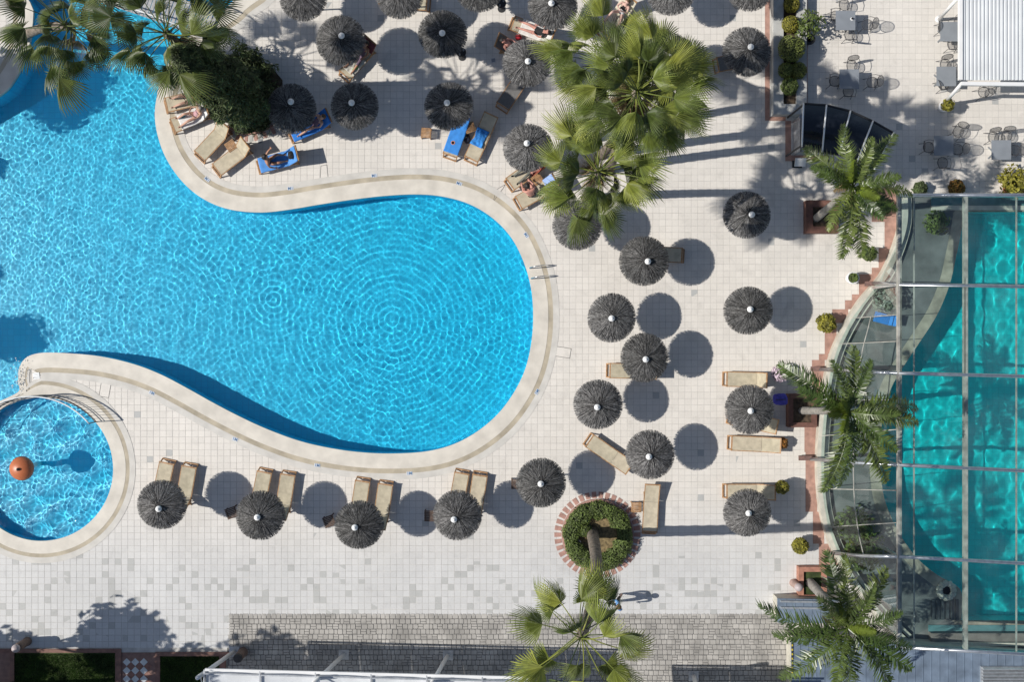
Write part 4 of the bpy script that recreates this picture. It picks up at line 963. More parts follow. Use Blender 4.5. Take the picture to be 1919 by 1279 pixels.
def ball_fn(r, lump=.12, sx=1.0, sy=1.0, sz=1.0, z0=0.0, seed=0, fill=.82):
    def f(rg, n):
        D = rg.normal(0, 1, (n, 3)); D /= np.linalg.norm(D, axis=1)[:, None]
        l = np.array([noise.noise(Vector(d_) * 2.2 + Vector((seed, 0, 0))) for d_ in D])
        rr = r * (1 + lump * l) * (fill + (1 - fill) * rg.random(n) ** .5)
        return D * rr[:, None] * np.array((sx, sy, sz)) + np.array((0, 0, z0)), D
    return f
def shrub(px, py, r, h, lab, m=M_TOPIARY, name='clipped_shrub', cat='shrub', group=None, pot=None, lump=.10, n=1500, size=.045, sz=.9, base=0.0, seed=0, loose=False):
    p = W(px, py, base + h); t = thing(name, lab, cat, (p.x, p.y, base), 0, group)
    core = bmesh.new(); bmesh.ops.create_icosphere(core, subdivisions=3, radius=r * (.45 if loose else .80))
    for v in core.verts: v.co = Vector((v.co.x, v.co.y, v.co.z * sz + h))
    me = bpy.data.meshes.new('shade_core'); core.to_mesh(me); core.free(); me.materials.append(mat('shrub_shade', (.03, .042, .014), .95, .3, 9.0)); link('shade_core', me, t)  # solid core, coloured dark for the shade among the leaves
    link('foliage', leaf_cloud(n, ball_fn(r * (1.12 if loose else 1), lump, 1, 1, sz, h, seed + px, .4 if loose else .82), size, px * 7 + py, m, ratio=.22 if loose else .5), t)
    MB().tube([(0, 0, 0), (0.02, 0, h * .6)], [.035, .025], 7).build('stem', M_BARK, t)
    if pot:
        if pot[0] == 'round': MB().lathe([(pot[1] * .62, 0), (pot[1] * .85, pot[2] * .35), (pot[1], pot[2] * .8), (pot[1] * .95, pot[2]), (pot[1] * .82, pot[2]), (pot[1] * .80, pot[2] * .9), (0, pot[2] * .9)], 24).build('pot', pot[3], t, True)
        else:
            MB().box((0, 0, pot[2] / 2), (pot[1] * 2, pot[1] * 1.6, pot[2])).build('pot', pot[3], t); MB().box((0, 0, pot[2] + .004), (pot[1] * 1.75, pot[1] * 1.35, .012)).build('soil', M_SOIL, t)
    return t
def conifer(lab, foot, top, r, n, seed, m=M_CYPRESS, group=None):
    t = thing('conifer', lab, 'conifer', foot, 0, group); ax = top - foot; hh = ax.length
    MB().tube([(0, 0, 0), ax * .5, ax * .96], [.2, .12, .03], 9).build('trunk', M_BARK, t)
    for k in range(26):
        u = .08 + .86 * k / 26; a_ = k * 2.4; rr = r * .75 * (1 - u) ** .4
        MB().tube([ax * u, ax * u + V3(math.cos(a_) * rr, math.sin(a_) * rr, rr * .7)], [.035, .012], 5).build('limb', M_BARK, t)
    def fn(rg, n_):
        u = rg.random(n_) ** .9; a_ = rg.uniform(0, 2 * np.pi, n_)
        l = np.array([noise.noise((u[i] * 9 + seed, math.cos(a_[i]) * 1.6, math.sin(a_[i]) * 1.6)) for i in range(n_)])
        rad = r * (np.minimum(1, .55 + u * 3) * (1 - u ** 2.2) ** .75 + .03) * (1 + .65 * l) * np.sqrt(rg.uniform(.25, 1.0, n_))
        D = np.stack([np.cos(a_), np.sin(a_), np.full(n_, .5)], -1)
        return np.array(ax)[None] * u[:, None] + np.stack([np.cos(a_) * rad, np.sin(a_) * rad, np.zeros(n_)], -1), D
    link('crown', leaf_cloud(n, fn, .17, seed, m, ratio=.2), t)
    return t
conifer('tall dark conifer leaning over the pool edge from the brick-edged bed', W(478, 204), W(330, 96, 11.0), 1.05, 15000, 4)
shrub(462, 138, .95, 1.0, 'broad dark green bush at the back of the brick-edged conifer bed', M_CYPRESS, 'bush', 'bush', None, None, .65, 2600, .15, .8, loose=True)
shrub(478, 205, .85, .8, 'dark bush at the foot of the tall conifer', M_CYPRESS, 'bush', 'bush', None, None, .65, 2400, .14, .8, loose=True)
shrub(400, 150, .95, .8, 'dark bush between the conifer and footbridge', M_CYPRESS, 'bush', 'bush', None, None, .65, 2400, .15, .8, loose=True)
shrub(443, 220, .42, .45, 'bright green low shrub in the conifer bed corner', M_HEDGE, 'shrub', 'shrub', None, None, .2, 900, .07)
# brick edging of the conifer bed
bed = struct(MB().prism([W(*p) for p in ((345, 150), (372, 178), (405, 205), (430, 232), (460, 246), (492, 240), (520, 225), (532, 195), (530, 150), (505, 120), (460, 105), (400, 100))], .0, .06).build('conifer_bed', M_SOIL))
edge = catmull([W(*p) for p in ((428, 236), (446, 247), (466, 251), (490, 246), (512, 236), (530, 222))], 3)
kerb_o = thing('brick_edging', 'curved red brick and stone edging round the conifer bed', 'edging', (edge[0].x, edge[0].y, 0))
for i in range(len(edge) - 1):
    a_, b_ = edge[i], edge[i + 1]; mid = (a_ + b_) / 2 - kerb_o.location; an = math.atan2((b_ - a_).y, (b_ - a_).x)
    MB().box((mid.x, mid.y, .055), ((b_ - a_).length - .02, .10, .13), an).build('brick', M_BRICK, kerb_o)
    q = mid + V3(math.sin(an), -math.cos(an), 0) * .2; MB().box((q.x, q.y, .005), ((b_ - a_).length - .025, .25, .02), an).build('paver', M_BRICK if i % 2 else M_CONCRETE, kerb_o)

# ------------------------------------------------------------------ round bed with brick fan edging
BC = W(1120, 1003); bedr = 66 / PPM
rb = thing('round_bed', 'round planted bed edged with brick spokes and a clipped hedge ring', 'planter', (BC.x, BC.y, 0))
for k in range(38):
    an = 2 * math.pi * k / 38; ex = 1 + .0 * math.cos(an)
    a0, a1 = an - .054, an + .054; r0, r1 = bedr + .06, bedr + .33
    pl = [(r0 * math.cos(a0), r0 * math.sin(a0)), (r1 * math.cos(a0), r1 * math.sin(a0)), (r1 * math.cos(a1), r1 * math.sin(a1)), (r0 * math.cos(a1), r0 * math.sin(a1))]
    MB().prism(pl, .001, .018).build('brick', M_BRICK, rb)
MB().lathe([(bedr - .06, 0), (bedr - .06, .16), (bedr + .03, .16), (bedr + .03, 0)], 64).build('rim', M_BRICK, rb)
MB().lathe([(0, .10), (bedr - .06, .09)], 40).build('mulch', M_MULCH, rb)
def ring_fn(rg, n):
    a_ = rg.uniform(0, 2 * np.pi, n); q = rg.normal(0, 1, (n, 2)); q /= np.linalg.norm(q, axis=1)[:, None]; rr = .36 * np.sqrt(rg.uniform(.45, 1, n))
    l = np.array([noise.noise((math.cos(x) * 2.5, math.sin(x) * 2.5, 1.0)) for x in a_])
    rad = bedr - .36 + q[:, 0] * rr * (1 + .5 * l) - .06 * l
    return np.stack([np.cos(a_) * rad, np.sin(a_) * rad, .36 + q[:, 1] * rr * .8], -1), np.stack([np.cos(a_) * q[:, 0], np.sin(a_) * q[:, 0], q[:, 1] + .5], -1)
hd_ = link('hedge', leaf_cloud(8500, ring_fn, .045, 5, M_HEDGE), rb)
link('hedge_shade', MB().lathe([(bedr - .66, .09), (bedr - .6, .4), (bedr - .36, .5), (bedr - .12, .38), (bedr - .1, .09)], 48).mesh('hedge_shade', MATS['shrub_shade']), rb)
shrub(1098, 996, .26, .3, 'small grey-green shrub beside the palm foot in the round bed', M_HEDGE, 'shrub', 'shrub', None, None, .3, 420, .05, .8, .1)
p = W(1085, 1017, .2); lamp = thing('spotlight', 'small white garden spotlight on the round bed mulch', 'light fixture', (p.x, p.y, .1)); MB().lathe([(.09, 0), (.1, .09), (.07, .11), (.06, .05), (0, .05)], 14).build('housing', M_WHITE, lamp); MB().lathe([(.02, -.08), (.02, .02)], 8).build('spike', M_DARK, lamp)

# ------------------------------------------------------------------ glass hall over the indoor pool
def glass_material():
    m = bpy.data.materials.new('roof_glass'); m.use_nodes = True; t = m.node_tree; N = t.nodes; L = t.links; N.clear()
    out = N.new('ShaderNodeOutputMaterial'); tr = N.new('ShaderNodeBsdfTransparent'); tr.inputs[0].default_value = (.82, .92, .91, 1)
    gl = N.new('ShaderNodeBsdfGlossy'); gl.inputs['Roughness'].default_value = .03; gl.inputs[0].default_value = (1, 1, 1, 1)
    df = N.new('ShaderNodeBsdfDiffuse'); df.inputs[0].default_value = (.55, .57, .56, 1)
    lw = N.new('ShaderNodeLayerWeight'); pw = N.new('ShaderNodeMath'); pw.operation = 'POWER'; pw.inputs[1].default_value = 4.0; L.new(lw.outputs['Facing'], pw.inputs[0])
    fr = N.new('ShaderNodeMath'); fr.operation = 'MULTIPLY_ADD'; fr.inputs[1].default_value = .85; fr.inputs[2].default_value = .045; L.new(pw.outputs[0], fr.inputs[0])
    m1 = N.new('ShaderNodeMixShader'); m2 = N.new('ShaderNodeMixShader')
    g = N.new('ShaderNodeNewGeometry'); ns = N.new('ShaderNodeTexNoise'); ns.inputs['Scale'].default_value = .7; ns.inputs['Detail'].default_value = 7; L.new(g.outputs['Position'], ns.inputs['Vector'])
    mr = N.new('ShaderNodeMapRange'); mr.inputs['From Min'].default_value = .4; mr.inputs['From Max'].default_value = .75; mr.inputs['To Min'].default_value = .006; mr.inputs['To Max'].default_value = .05; L.new(ns.outputs[0], mr.inputs[0])
    L.new(mr.outputs[0], m1.inputs[0]); L.new(tr.outputs[0], m1.inputs[1]); L.new(df.outputs[0], m1.inputs[2])
    L.new(fr.outputs[0], m2.inputs[0]); L.new(m1.outputs[0], m2.inputs[1]); L.new(gl.outputs[0], m2.inputs[2]); L.new(m2.outputs[0], out.inputs[0])
    return m
M_GLASS = glass_material()
M_INFLOOR = mat('indoor_floor', (0.155, 0.165, 0.16), 0.6, 0.2, 1.2)
hall_floor_poly = offset(HALL, -.05)
mbf = MB(); lp = [[Vector((p.x, p.y, 0)) for p in hall_floor_poly], [Vector((p.x, p.y, 0)) for p in offset(INDOOR, .03)]]
tri = tessellate_polygon(lp); mbf.v = [(p.x, p.y, .002) for l in lp for p in l]; mbf.f = [tuple(t) for t in tri]
struct(mbf.build('indoor_floor', M_INFLOOR))
def win(p):
    return .42 if p.x < W(1830, 0).x else .30
band('indoor_coping', INDOOR, -.03, win, .02, mat('indoor_coping', (.36, .33, .26), .7, .2, 2.0), .14)
hall = thing('glass_hall', 'glass-roofed hall with steel beams over the turquoise indoor pool', 'glasshouse', tuple(W(1686, 800)))
HL = Vector(hall.location)
ZR = 3.6
def roofpt(px, py): return W(px, py, ZR)
# plinth along the curve
mb = MB(); inn = []
for i, p in enumerate(BASE):
    t_ = (BASE[min(i + 1, len(BASE) - 1)] - BASE[max(i - 1, 0)]).normalized(); inn.append(Vector((-t_.y, t_.x, 0)))
n = len(BASE)
for (d0, z0), (d1, z1) in (((-.02, 0), (-.02, .42)), ((-.02, .42), (.26, .42)), ((.26, .42), (.26, 0))):
    mb.add([BASE[i] + inn[i] * d0 + V3(0, 0, z0) - HL for i in range(n)] + [BASE[i] + inn[i] * d1 + V3(0, 0, z1) - HL for i in range(n)], [(i, i + 1, n + i + 1, n + i) for i in range(n - 1)])
mb.build('plinth', M_CREAM, hall)
mb = MB(); mb.add([BASE[i] + inn[i] * .34 + V3(0, 0, .02) - HL for i in range(n)] + [BASE[i] + inn[i] * .50 + V3(0, 0, .02) - HL for i in range(n)] + [BASE[i] + inn[i] * .34 + V3(0, 0, .2) - HL for i in range(n)] + [BASE[i] + inn[i] * .50 + V3(0, 0, .2) - HL for i in range(n)],
       [(2 * n + i, 2 * n + i + 1, 3 * n + i + 1, 3 * n + i) for i in range(n - 1)] + [(i, i + 1, 2 * n + i + 1, 2 * n + i) for i in range(n - 1)] + [(n + i, n + i + 1, 3 * n + i + 1, 3 * n + i) for i in range(n - 1)]); mb.build('inner_kerb', M_CREAM, hall)
ROWS = [(366, 366, 366), (531, 533, 541), (693, 700, 711), (861, 872, 893), (1037, 1044, 1068), (1206, 1214, 1238)]   # image y of each beam: start, at hip, far end
COLS = [1686, 1714, 1810, 1906, 2010, 2130]
def beam_y(r, px):
    y0, y1, y2 = ROWS[r]; return y1 + (y2 - y1) * (px - 1686) / (2130 - 1686) * 1.0
STARTS = [(1686, 366), (1637, 531), (1538, 693), (1520, 861), (1556, 1037), (1683, 1206)]
def base_at(py):
    """plinth point at this image row"""
    best = min(BASE, key=lambda p: abs((639.5 - p.y * PPM) - py)); return best
for r in range(6):
    e = roofpt(2130, beam_y(r, 2130)); h = roofpt(1686, beam_y(r, 1686))
    if r in (0, 5): pts = [h, e]
    else: b_ = W(STARTS[r][0], STARTS[r][1], .45); pts = [b_, b_.lerp(h, .5) + V3(-.12, 0, .25), h, e]
    MB().tube([p - HL for p in pts], .075, 10).build('beam', M_STEEL, hall, True)
    if r in (0, 5): MB().bar(roofpt(1684, beam_y(r, 1684)) - HL + V3(0, 0, -.2), e - HL + V3(0, 0, -.2), .12, .12).build('gutter', M_GALV, hall)
M_RUST = mat('brown_shoe', (.16, .09, .075), .8, .2, 8.0)
for x0, x1, y in ((1497, 1522, 859), (1520, 1539, 692), (1621, 1640, 532)): 
    MB().bar(W(x0, y, .25) - HL, W(x1, y, .40) - HL, .19, .19).build('beam_shoe', M_RUST, hall)
M_MULL = mat('mullion', (.42, .41, .37), .6, .2, 3.0, metal=.2)
for c_, px in enumerate(COLS):
    thick = px in (1686, 1810, 2010)
    a_, b_ = roofpt(px, beam_y(0, px)), roofpt(px, beam_y(5, px))
    MB().bar(a_ - HL + V3(0, 0, -.04), b_ - HL + V3(0, 0, -.04), .15 if thick else .045, .18 if thick else .06).build('purlin' if thick else 'glazing_bar', M_MULL, hall)
# columns below the thick purlins
for px in (1686, 1810):
    for r in (1, 2, 3, 4):
        if px == 1810: continue
        p = roofpt(px, beam_y(r, px)); MB().bar((p.x - HL.x, p.y - HL.y, -HL.z), (p.x - HL.x, p.y - HL.y, ZR - .1), .10).build('column', M_STEEL, hall)
for r in range(5):
    for c_ in range(len(COLS) - 1):
        q = [roofpt(COLS[c_], beam_y(r, COLS[c_])), roofpt(COLS[c_ + 1], beam_y(r, COLS[c_ + 1])), roofpt(COLS[c_ + 1], beam_y(r + 1, COLS[c_ + 1])), roofpt(COLS[c_], beam_y(r + 1, COLS[c_]))]
        cen = sum(q, Vector()) / 4; q = [cen + (p - cen) * .992 for p in q]
        MB().add([p - HL + V3(0, 0, .05) for p in q], [(0, 1, 2, 3)]).build('pane', M_GLASS, hall)
# sloping skirt panes from the plinth up to the roof hip
lv = [380, 450, 531, 590, 640, 693, 750, 805, 861, 920, 980, 1037, 1090, 1145, 1200]
for i in range(len(lv) - 1):
    y0, y1 = lv[i], lv[i + 1]; b0, b1 = base_at(y0), base_at(y1)
    t0, t1 = roofpt(1686, y0 + (366 - 366)), roofpt(1686, y1)
    b0 = Vector((b0.x + .12, b0.y, .43)); b1 = Vector((b1.x + .12, b1.y, .43))
    MB().add([p - HL for p in (b0, b1, t1, t0)], [(0, 1, 2, 3)]).build('skirt_pane', M_GLASS, hall)
    if y0 in (590, 640, 750, 805, 920, 980): MB().bar(b0 - HL, t0 - HL, .03, .04).build('glazing_bar', M_MULL, hall)
mid = [base_at(y).lerp(roofpt(1686, y), .45) + V3(0, 0, .26) for y in range(590, 1101, 30)]
MB().tube([p - HL for p in mid], .02, 6).build('glazing_bar', M_MULL, hall)
# inside: planting, stone ring, ledges
def loose_plant(px, py, r, h, lab, m, n=500, size=.09, name='leafy_plant', base=0.0, group=None):
    p = W(px, py, base + h * .6); t = thing(name, lab, 'plant', (p.x, p.y, base), 0, group); rg = random.Random(px)
    for k in range(9):
        a_ = rg.uniform(0, 6.28); MB().tube([(0, 0, 0), (r * .4 * math.cos(a_), r * .4 * math.sin(a_), h * .6), (r * .8 * math.cos(a_), r * .8 * math.sin(a_), h * .85)], [.012, .009, .004], 5).build('stem', M_BARK, t)
    link('foliage', leaf_cloud(n, ball_fn(r, .5, 1, 1, h / r / 2, h * .55, px, .35), size, px + py, m), t)
    return t
loose_plant(1757, 417, .5, .9, 'leafy green plant behind the glass near the indoor pool corner', M_HEDGE, 420, .09)
loose_plant(1600, 985, .75, 1.3, 'bushy plant inside the glass hall against the curved plinth', M_HEDGE, 700, .10)
loose_plant(1622, 1035, .8, 1.4, 'tall leafy bush inside the glass hall beside the feather palm', M_HEDGE, 800, .10)
loose_plant(1662, 562, .55, 1.0, 'pale leafed plant inside the glass hall near the thick purlin', mat('silver_leaf', (.22, .25, .2), .6, .2, 4.0, island=.3), 400, .10)
p = W(1773, 1107); t = thing('stone_ring', 'round stone ring with a dark hollow beside the indoor pool steps', 'stone ring', (p.x, p.y, 0))
for k in range(11):
    a_ = 2 * math.pi * k / 11; bm = bmesh.new(); bmesh.ops.create_icosphere(bm, subdivisions=2, radius=.14)
    for v in bm.verts: v.co = v.co * (1 + .3 * noise.noise(v.co * 9 + Vector((k, 0, 0)))) + V3(.3 * math.cos(a_), .3 * math.sin(a_), .08)
    me = bpy.data.meshes.new('stone'); bm.to_mesh(me); bm.free(); me.materials.append(M_CREAM); link('stone', me, t)
MB().lathe([(0, .03), (.2, .03)], 20).build('hollow', M_DARK, t)
stp = thing('pool_steps', 'dark slatted steps going down into the indoor pool by the stone ring', 'steps', tuple(W(1775, 1145)))
for k in range(6):
    q = W(1748 + 9 * k, 1143) - stp.location; MB().box((q.x, q.y, .05), (.12, .85, .08)).build('step', mat('step_slate', (.06, .07, .075), .7, .2, 5.0), stp)
for y0, y1, z, m in ((1172, 1184, .06, mat('teal_ledge', (.09, .21, .22), .5, .1)), (1184, 1200, .35, mat('dark_ledge', (.17, .16, .145), .7, .15)), (1200, 1206, .5, M_CREAM), (1206, 1216, .36, mat('dark_ledge', (.17, .16, .145)))):
    kerb(1740, y0, 2120, y1, z, m, 'pool_ledge')
kerb(1745, 386, 2120, 394.5, .12, M_CREAM, 'pool_ledge'); kerb(1745, 370, 2120, 386, .06, mat('teal_ledge', (.09, .21, .22)), 'pool_ledge')
# round hot basin / lounger behind the glass
towel_t = thing('indoor_lounger', 'blue cushioned lounger behind the glass below the pale plant', 'sun lounger', tuple(W(1648, 597)), R(-15))
MB().box((0, 0, .30), (.62, .42, .06)).build('cushion', mat('indoor_blue', (.03, .22, .62), .8, .1), towel_t); MB().box((.45, 0, .48), (.35, .42, .06), M=Matrix.Rotation(R(-45), 3, 'Y')).build('back_cushion', MATS['indoor_blue'], towel_t)
for sx in (-.25, .25):
    for sy in (-.17, .17): MB().box((sx, sy, .135), (.04, .04, .27)).build('leg', M_DARK, towel_t)

# ------------------------------------------------------------------ zinc roofs south of the hall
def flat_roof(lab, x0, y0, x1, y1, z, slope_px=0):
    q = [W(x0, y0, z), W(x1, y0 + slope_px, z), W(x1, y1 + slope_px, z), W(x0, y1, z)]; c = (q[0] + q[2]) / 2
    t = thing('zinc_roof', lab, 'roof', (c.x, c.y, 0)); o = Vector((c.x, c.y, 0))
    MB().add([p - o + V3(0, 0, -.12) for p in q] + [p - o for p in q], [(0, 1, 2, 3), (4, 5, 6, 7)] + [(k, (k + 1) % 4, (k + 1) % 4 + 4, k + 4) for k in range(4)]).build('deck', M_ZINC, t)
    inset = [c + (p - c) * .985 for p in q]
    MB().add([Vector((p.x, p.y, 0)) - o for p in inset] + [Vector((p.x, p.y, z - .121)) - o for p in inset], [(k, (k + 1) % 4, (k + 1) % 4 + 4, k + 4) for k in range(4)]).build('wall', M_CREAM, t)
    nseam = int((q[1] - q[0]).length / .33)
    for k in range(1, nseam):
        u = k / nseam; a_, b_ = q[0].lerp(q[1], u), q[3].lerp(q[2], u); MB().bar(a_ - o + V3(0, 0, .008), b_ - o + V3(0, 0, .008), .018, .022).build('seam', M_ZINC, t)
    return t, q, o
t1, q1, o1 = flat_roof('small blue grey zinc roof beside the pinkish bollards', 1458, 1123, 1585, 1168, .9, 2)
for k, dz in ((.10, .05), (.36, .05)):
    a_, b_ = q1[0].lerp(q1[3], k), q1[1].lerp(q1[2], k); MB().bar(a_ - o1 + V3(.1, 0, dz), b_ - o1 + V3(0, 0, dz), .07, .09).build('flashing', M_GALV, t1)
t2, q2, o2 = flat_roof('broad blue grey zinc roof along the glass hall with louvred vent', 1484, 1196, 2130, 1420, 1.3, 42)
vx = W(1895, 1266, 1.4) - o2
MB().box((vx.x + .6, vx.y, 1.35), (3.6, .66, .10)).build('vent_base', M_GALV, t2)
for k in range(5): MB().box((vx.x + .6, vx.y - .26 + k * .13, 1.45), (3.5, .05, .10), M=Matrix.Rotation(R(35), 3, 'X')).build('louvre', M_GALV, t2)
st = thing('hazard_strip', 'thin black and yellow hazard strip on the zinc roof corner', 'hazard strip', tuple(W(1484, 1215, 1.32)))
for k in range(14): 
    q = W(1485, 1206 + k * 4.2, 1.32) - st.location; MB().box((q.x, q.y, .02), (.05, .075, .03)).build('stripe', mat('hazard_yellow', (.6, .45, .02), .6) if k % 2 else M_DARK, st)

# ------------------------------------------------------------------ square and stepped planters
def box_planter(lab, x0, y0, x1, y1, h, wall, m, soil=M_SOIL, name='square_planter', steps=1):
    p, q = W(x0, y1), W(x1, y0); c = (p + q) / 2; sx, sy = q.x - p.x, q.y - p.y; t = thing(name, lab, 'planter', (c.x, c.y, 0))
    for s in (-1, 1):
        MB().box((s * (sx - wall) / 2, 0, h / 2), (wall, sy, h)).build('wall', m, t); MB().box((0, s * (sy - wall) / 2, h / 2 - .002), (sx - 2 * wall - .004, wall, h - .004)).build('wall', m, t)
    MB().box((0, 0, h * .35), (sx - 2 * wall, sy - 2 * wall, h * .7)).build('soil', soil, t)
    return t
M_BROWN = mat('brown_planter', (.16, .075, .055), .8, .15, 5.0)
box_planter('square dark brown planter holding a leaning feather palm', 1506, 378, 1566, 439, .45, .28, M_BROWN)
box_planter('square brown planter at the foot of the hall feather palm', 1473, 738, 1526, 800, .45, .2, M_BROWN)
box_planter('terracotta planter with double rim beside the small zinc roof', 1493, 1060, 1545, 1121, .4, .2, mat('salmon_planter', (.42, .20, .14), .8, .15, 5.0), MATS['lawn_soil'])
# long concrete planter with clipped balls
t = box_planter('long concrete planter filled with clipped round shrubs', 1444, -60, 1506, 219, .55, .42, M_CONCRETE, M_SOIL, 'long_planter')
for px, py, r, m, lab in ((1484, 8, .34, M_YELLOW, 'yellowish clipped ball at the cut-off end of the long planter'), (1482, 45, .36, M_YELLOW, 'olive clipped ball between a round bush and the planter end'),
                          (1484, 90, .56, M_TOPIARY, 'largest bright green clipped ball in the long planter'), (1473, 132, .32, M_TOPIARY, 'paired clipped ball nearer the parasol side'),
                          (1497, 132, .34, M_TOPIARY, 'paired clipped ball nearer the cafe tables'), (1480, 162, .36, M_HEDGE, 'dark green clipped ball at the shaded end of planter')):
    shrub(px, py, r, r * .9, lab, m, 'clipped_shrub', 'shrub', 'clipped balls in the long planter', None, .07, int(1100 * r / .35), .04, .95, .35)
loose_plant(1518, 45, .55, 1.5, 'airy potted shrub with pale stems beside the long planter', M_HEDGE, 520, .075, 'potted_shrub')
p = W(1513, 78); t = thing('dark_pot', 'dark round pot of the airy shrub', 'pot', (p.x, p.y, 0)); MB().lathe([(.16, 0), (.22, .35), (.24, .4), (.2, .4), (.19, .34), (0, .33)], 20).build('body', M_DARK, t); MB().lathe([(0, .335), (.185, .335)], 16).build('soil', M_SOIL, t)
wp = ('round', .24, .55, M_WHITE)
shrub(1600, 521, .18, .62, 'small plant in the tall white pot standing on terracotta', M_HEDGE, 'potted_plant', 'potted plant', None, ('round', .26, .62, M_WHITE), .3, 320, .05)
shrub(1630, 476, .30, .62, 'leafy plant in a white pot beside the feather palm tip', M_HEDGE, 'potted_plant', 'potted plant', None, wp, .3, 500, .06)
shrub(1549, 606, .38, .50, 'yellow green shrub at the terracotta border', M_YELLOW, 'shrub', 'shrub', None, None, .3, 1100, .06)
shrub(1500, 1024, .34, .55, 'round olive shrub in a white pot near the terracotta border', M_YELLOW, 'potted_plant', 'potted plant', None, ('round', .24, .35, M_WHITE), .15, 1000, .05)
shrub(1466, 914, .28, .70, 'upright shrub in a black pot beside the trunk-striped parasol', M_YELLOW, 'potted_plant', 'potted plant', None, ('round', .2, .4, M_DARK), .2, 800, .05, 1.3)
fb = shrub(1467, 831, .22, .42, 'flower box with orange blossom at the lounger head', mat('orange_bloom', (.38, .14, .02), .7, .3, 9.0, island=.5, col2=(.08, .05, .01)), 'flower_box', 'flower box', None, ('box', .17, .3, M_WHITE), .2, 500, .05, .7)
shrub(1462, 700, .34, .55, 'pale pink flowering shrub beside the upright lounger', mat('pink_bloom', (.60, .48, .55), .7, .15, 9.0, island=.4), 'flowering_shrub', 'shrub', None, ('round', .22, .3, M_WHITE), .3, 800, .05)
shrub(1777, 196, .25, .75, 'yellow green plant in a white pot at the awning arm foot', M_YELLOW, 'potted_plant', 'potted plant', None, ('round', .22, .45, M_WHITE), .35, 360, .06)
shrub(1793, 352, .32, .40, 'rusty orange shrub against the glass hall edge', mat('rust_leaf', (.30, .12, .02), .7, .3, 6.0, island=.5, col2=(.14, .12, .02)), 'shrub', 'shrub', None, None, .3, 700, .06)
shrub(1725, 354, .28, .35, 'dark shrub against the glass hall edge near the feather palm', M_CYPRESS, 'shrub', 'shrub', None, None, .3, 600, .06)
loose_plant(1905, 340, .62, 1.2, 'spiky yellow green plant in a terracotta trough above the glass hall', M_YELLOW, 600, .10, 'trough_plant')
loose_plant(1655, 388, .4, .5, 'dark low plant in shade beside the hall corner', M_CYPRESS, 350, .09, 'shade_plant')
kerb_t = box_planter('terracotta trough along the glass hall edge', 1880, 345, 1960, 362, .3, .06, mat('orange_trough', (.45, .16, .07), .8, .15), M_SOIL, 'trough')

# ------------------------------------------------------------------ dark curved entrance canopy
def acr(px, py, z): return W(px, py, z)
cn = thing('entrance_canopy', 'dark curved smoked-glass canopy with white ribs over the entrance', 'canopy', tuple(W(1560, 270)))
CO = Vector(cn.location)
outer_ = [(1506, 194), (1549, 197), (1594, 208), (1636, 227), (1675, 249)]; inner_ = [(1503, 275), (1541, 286), (1573, 290), (1606, 305), (1636, 323)]
M_SMOKE = mat('smoked_glass', (.012, .015, .022), .12, .1, 2.0)
def cpt(k, u):
    a_, b_ = outer_[k], inner_[k]; x, y = a_[0] + (b_[0] - a_[0]) * u, a_[1] + (b_[1] - a_[1]) * u
    return W(x, y, 2.45 + .42 * math.sin(math.pi * u)) - CO
for k in range(4):
    mb = MB(); m_ = 9
    for i in range(m_): mb.v += [cpt(k, i / (m_ - 1)), cpt(k + 1, i / (m_ - 1))]
    mb.f = [(2 * i, 2 * i + 1, 2 * i + 3, 2 * i + 2) for i in range(m_ - 1)]; mb.build('panel', M_SMOKE, cn, True)
for k in range(5): MB().tube([cpt(k, i / 12) + V3(0, 0, .03) for i in range(13)], .035, 8).build('rib', M_WHITE, cn, True)
for u in (0, 1): MB().tube([cpt(k, u) for k in range(5)], .045, 8).build('edge_beam', M_DARK, cn, True)
for k, u in ((0, .03), (4, .03), (0, .97), (4, .97)):
    q = cpt(k, u); MB().bar((q.x, q.y, -CO.z), (q.x, q.y, q.z - .02), .06).build('post', M_DARK, cn)
t = thing('menu_stand', 'white-framed menu stand at the canopy foot', 'menu stand', tuple(W(1494, 308))); MB().box((0, 0, .55), (.45, .35, .05), M=Matrix.Rotation(R(30), 3, 'X')).build('board', M_WHITE, t); MB().box((0, 0, .27), (.05, .05, .54)).build('post', M_DARK, t); MB().box((0, 0, .02), (.4, .3, .04)).build('foot', M_DARK, t)
t = thing('glass_screen', 'framed glass wind screen beside the entrance canopy', 'screen', tuple(W(1487, 262))); MB().box((0, 0, .6), (.05, 1.35, 1.15)).build('panel', M_GALV, t); MB().bar((0, -.7, 1.2), (0, .7, 1.2), .07).build('rail', M_STEEL, t); MB().lathe([(.07, 0), (.07, 1.2)], 12, (0, .72, 0)).build('post', M_STEEL, t)

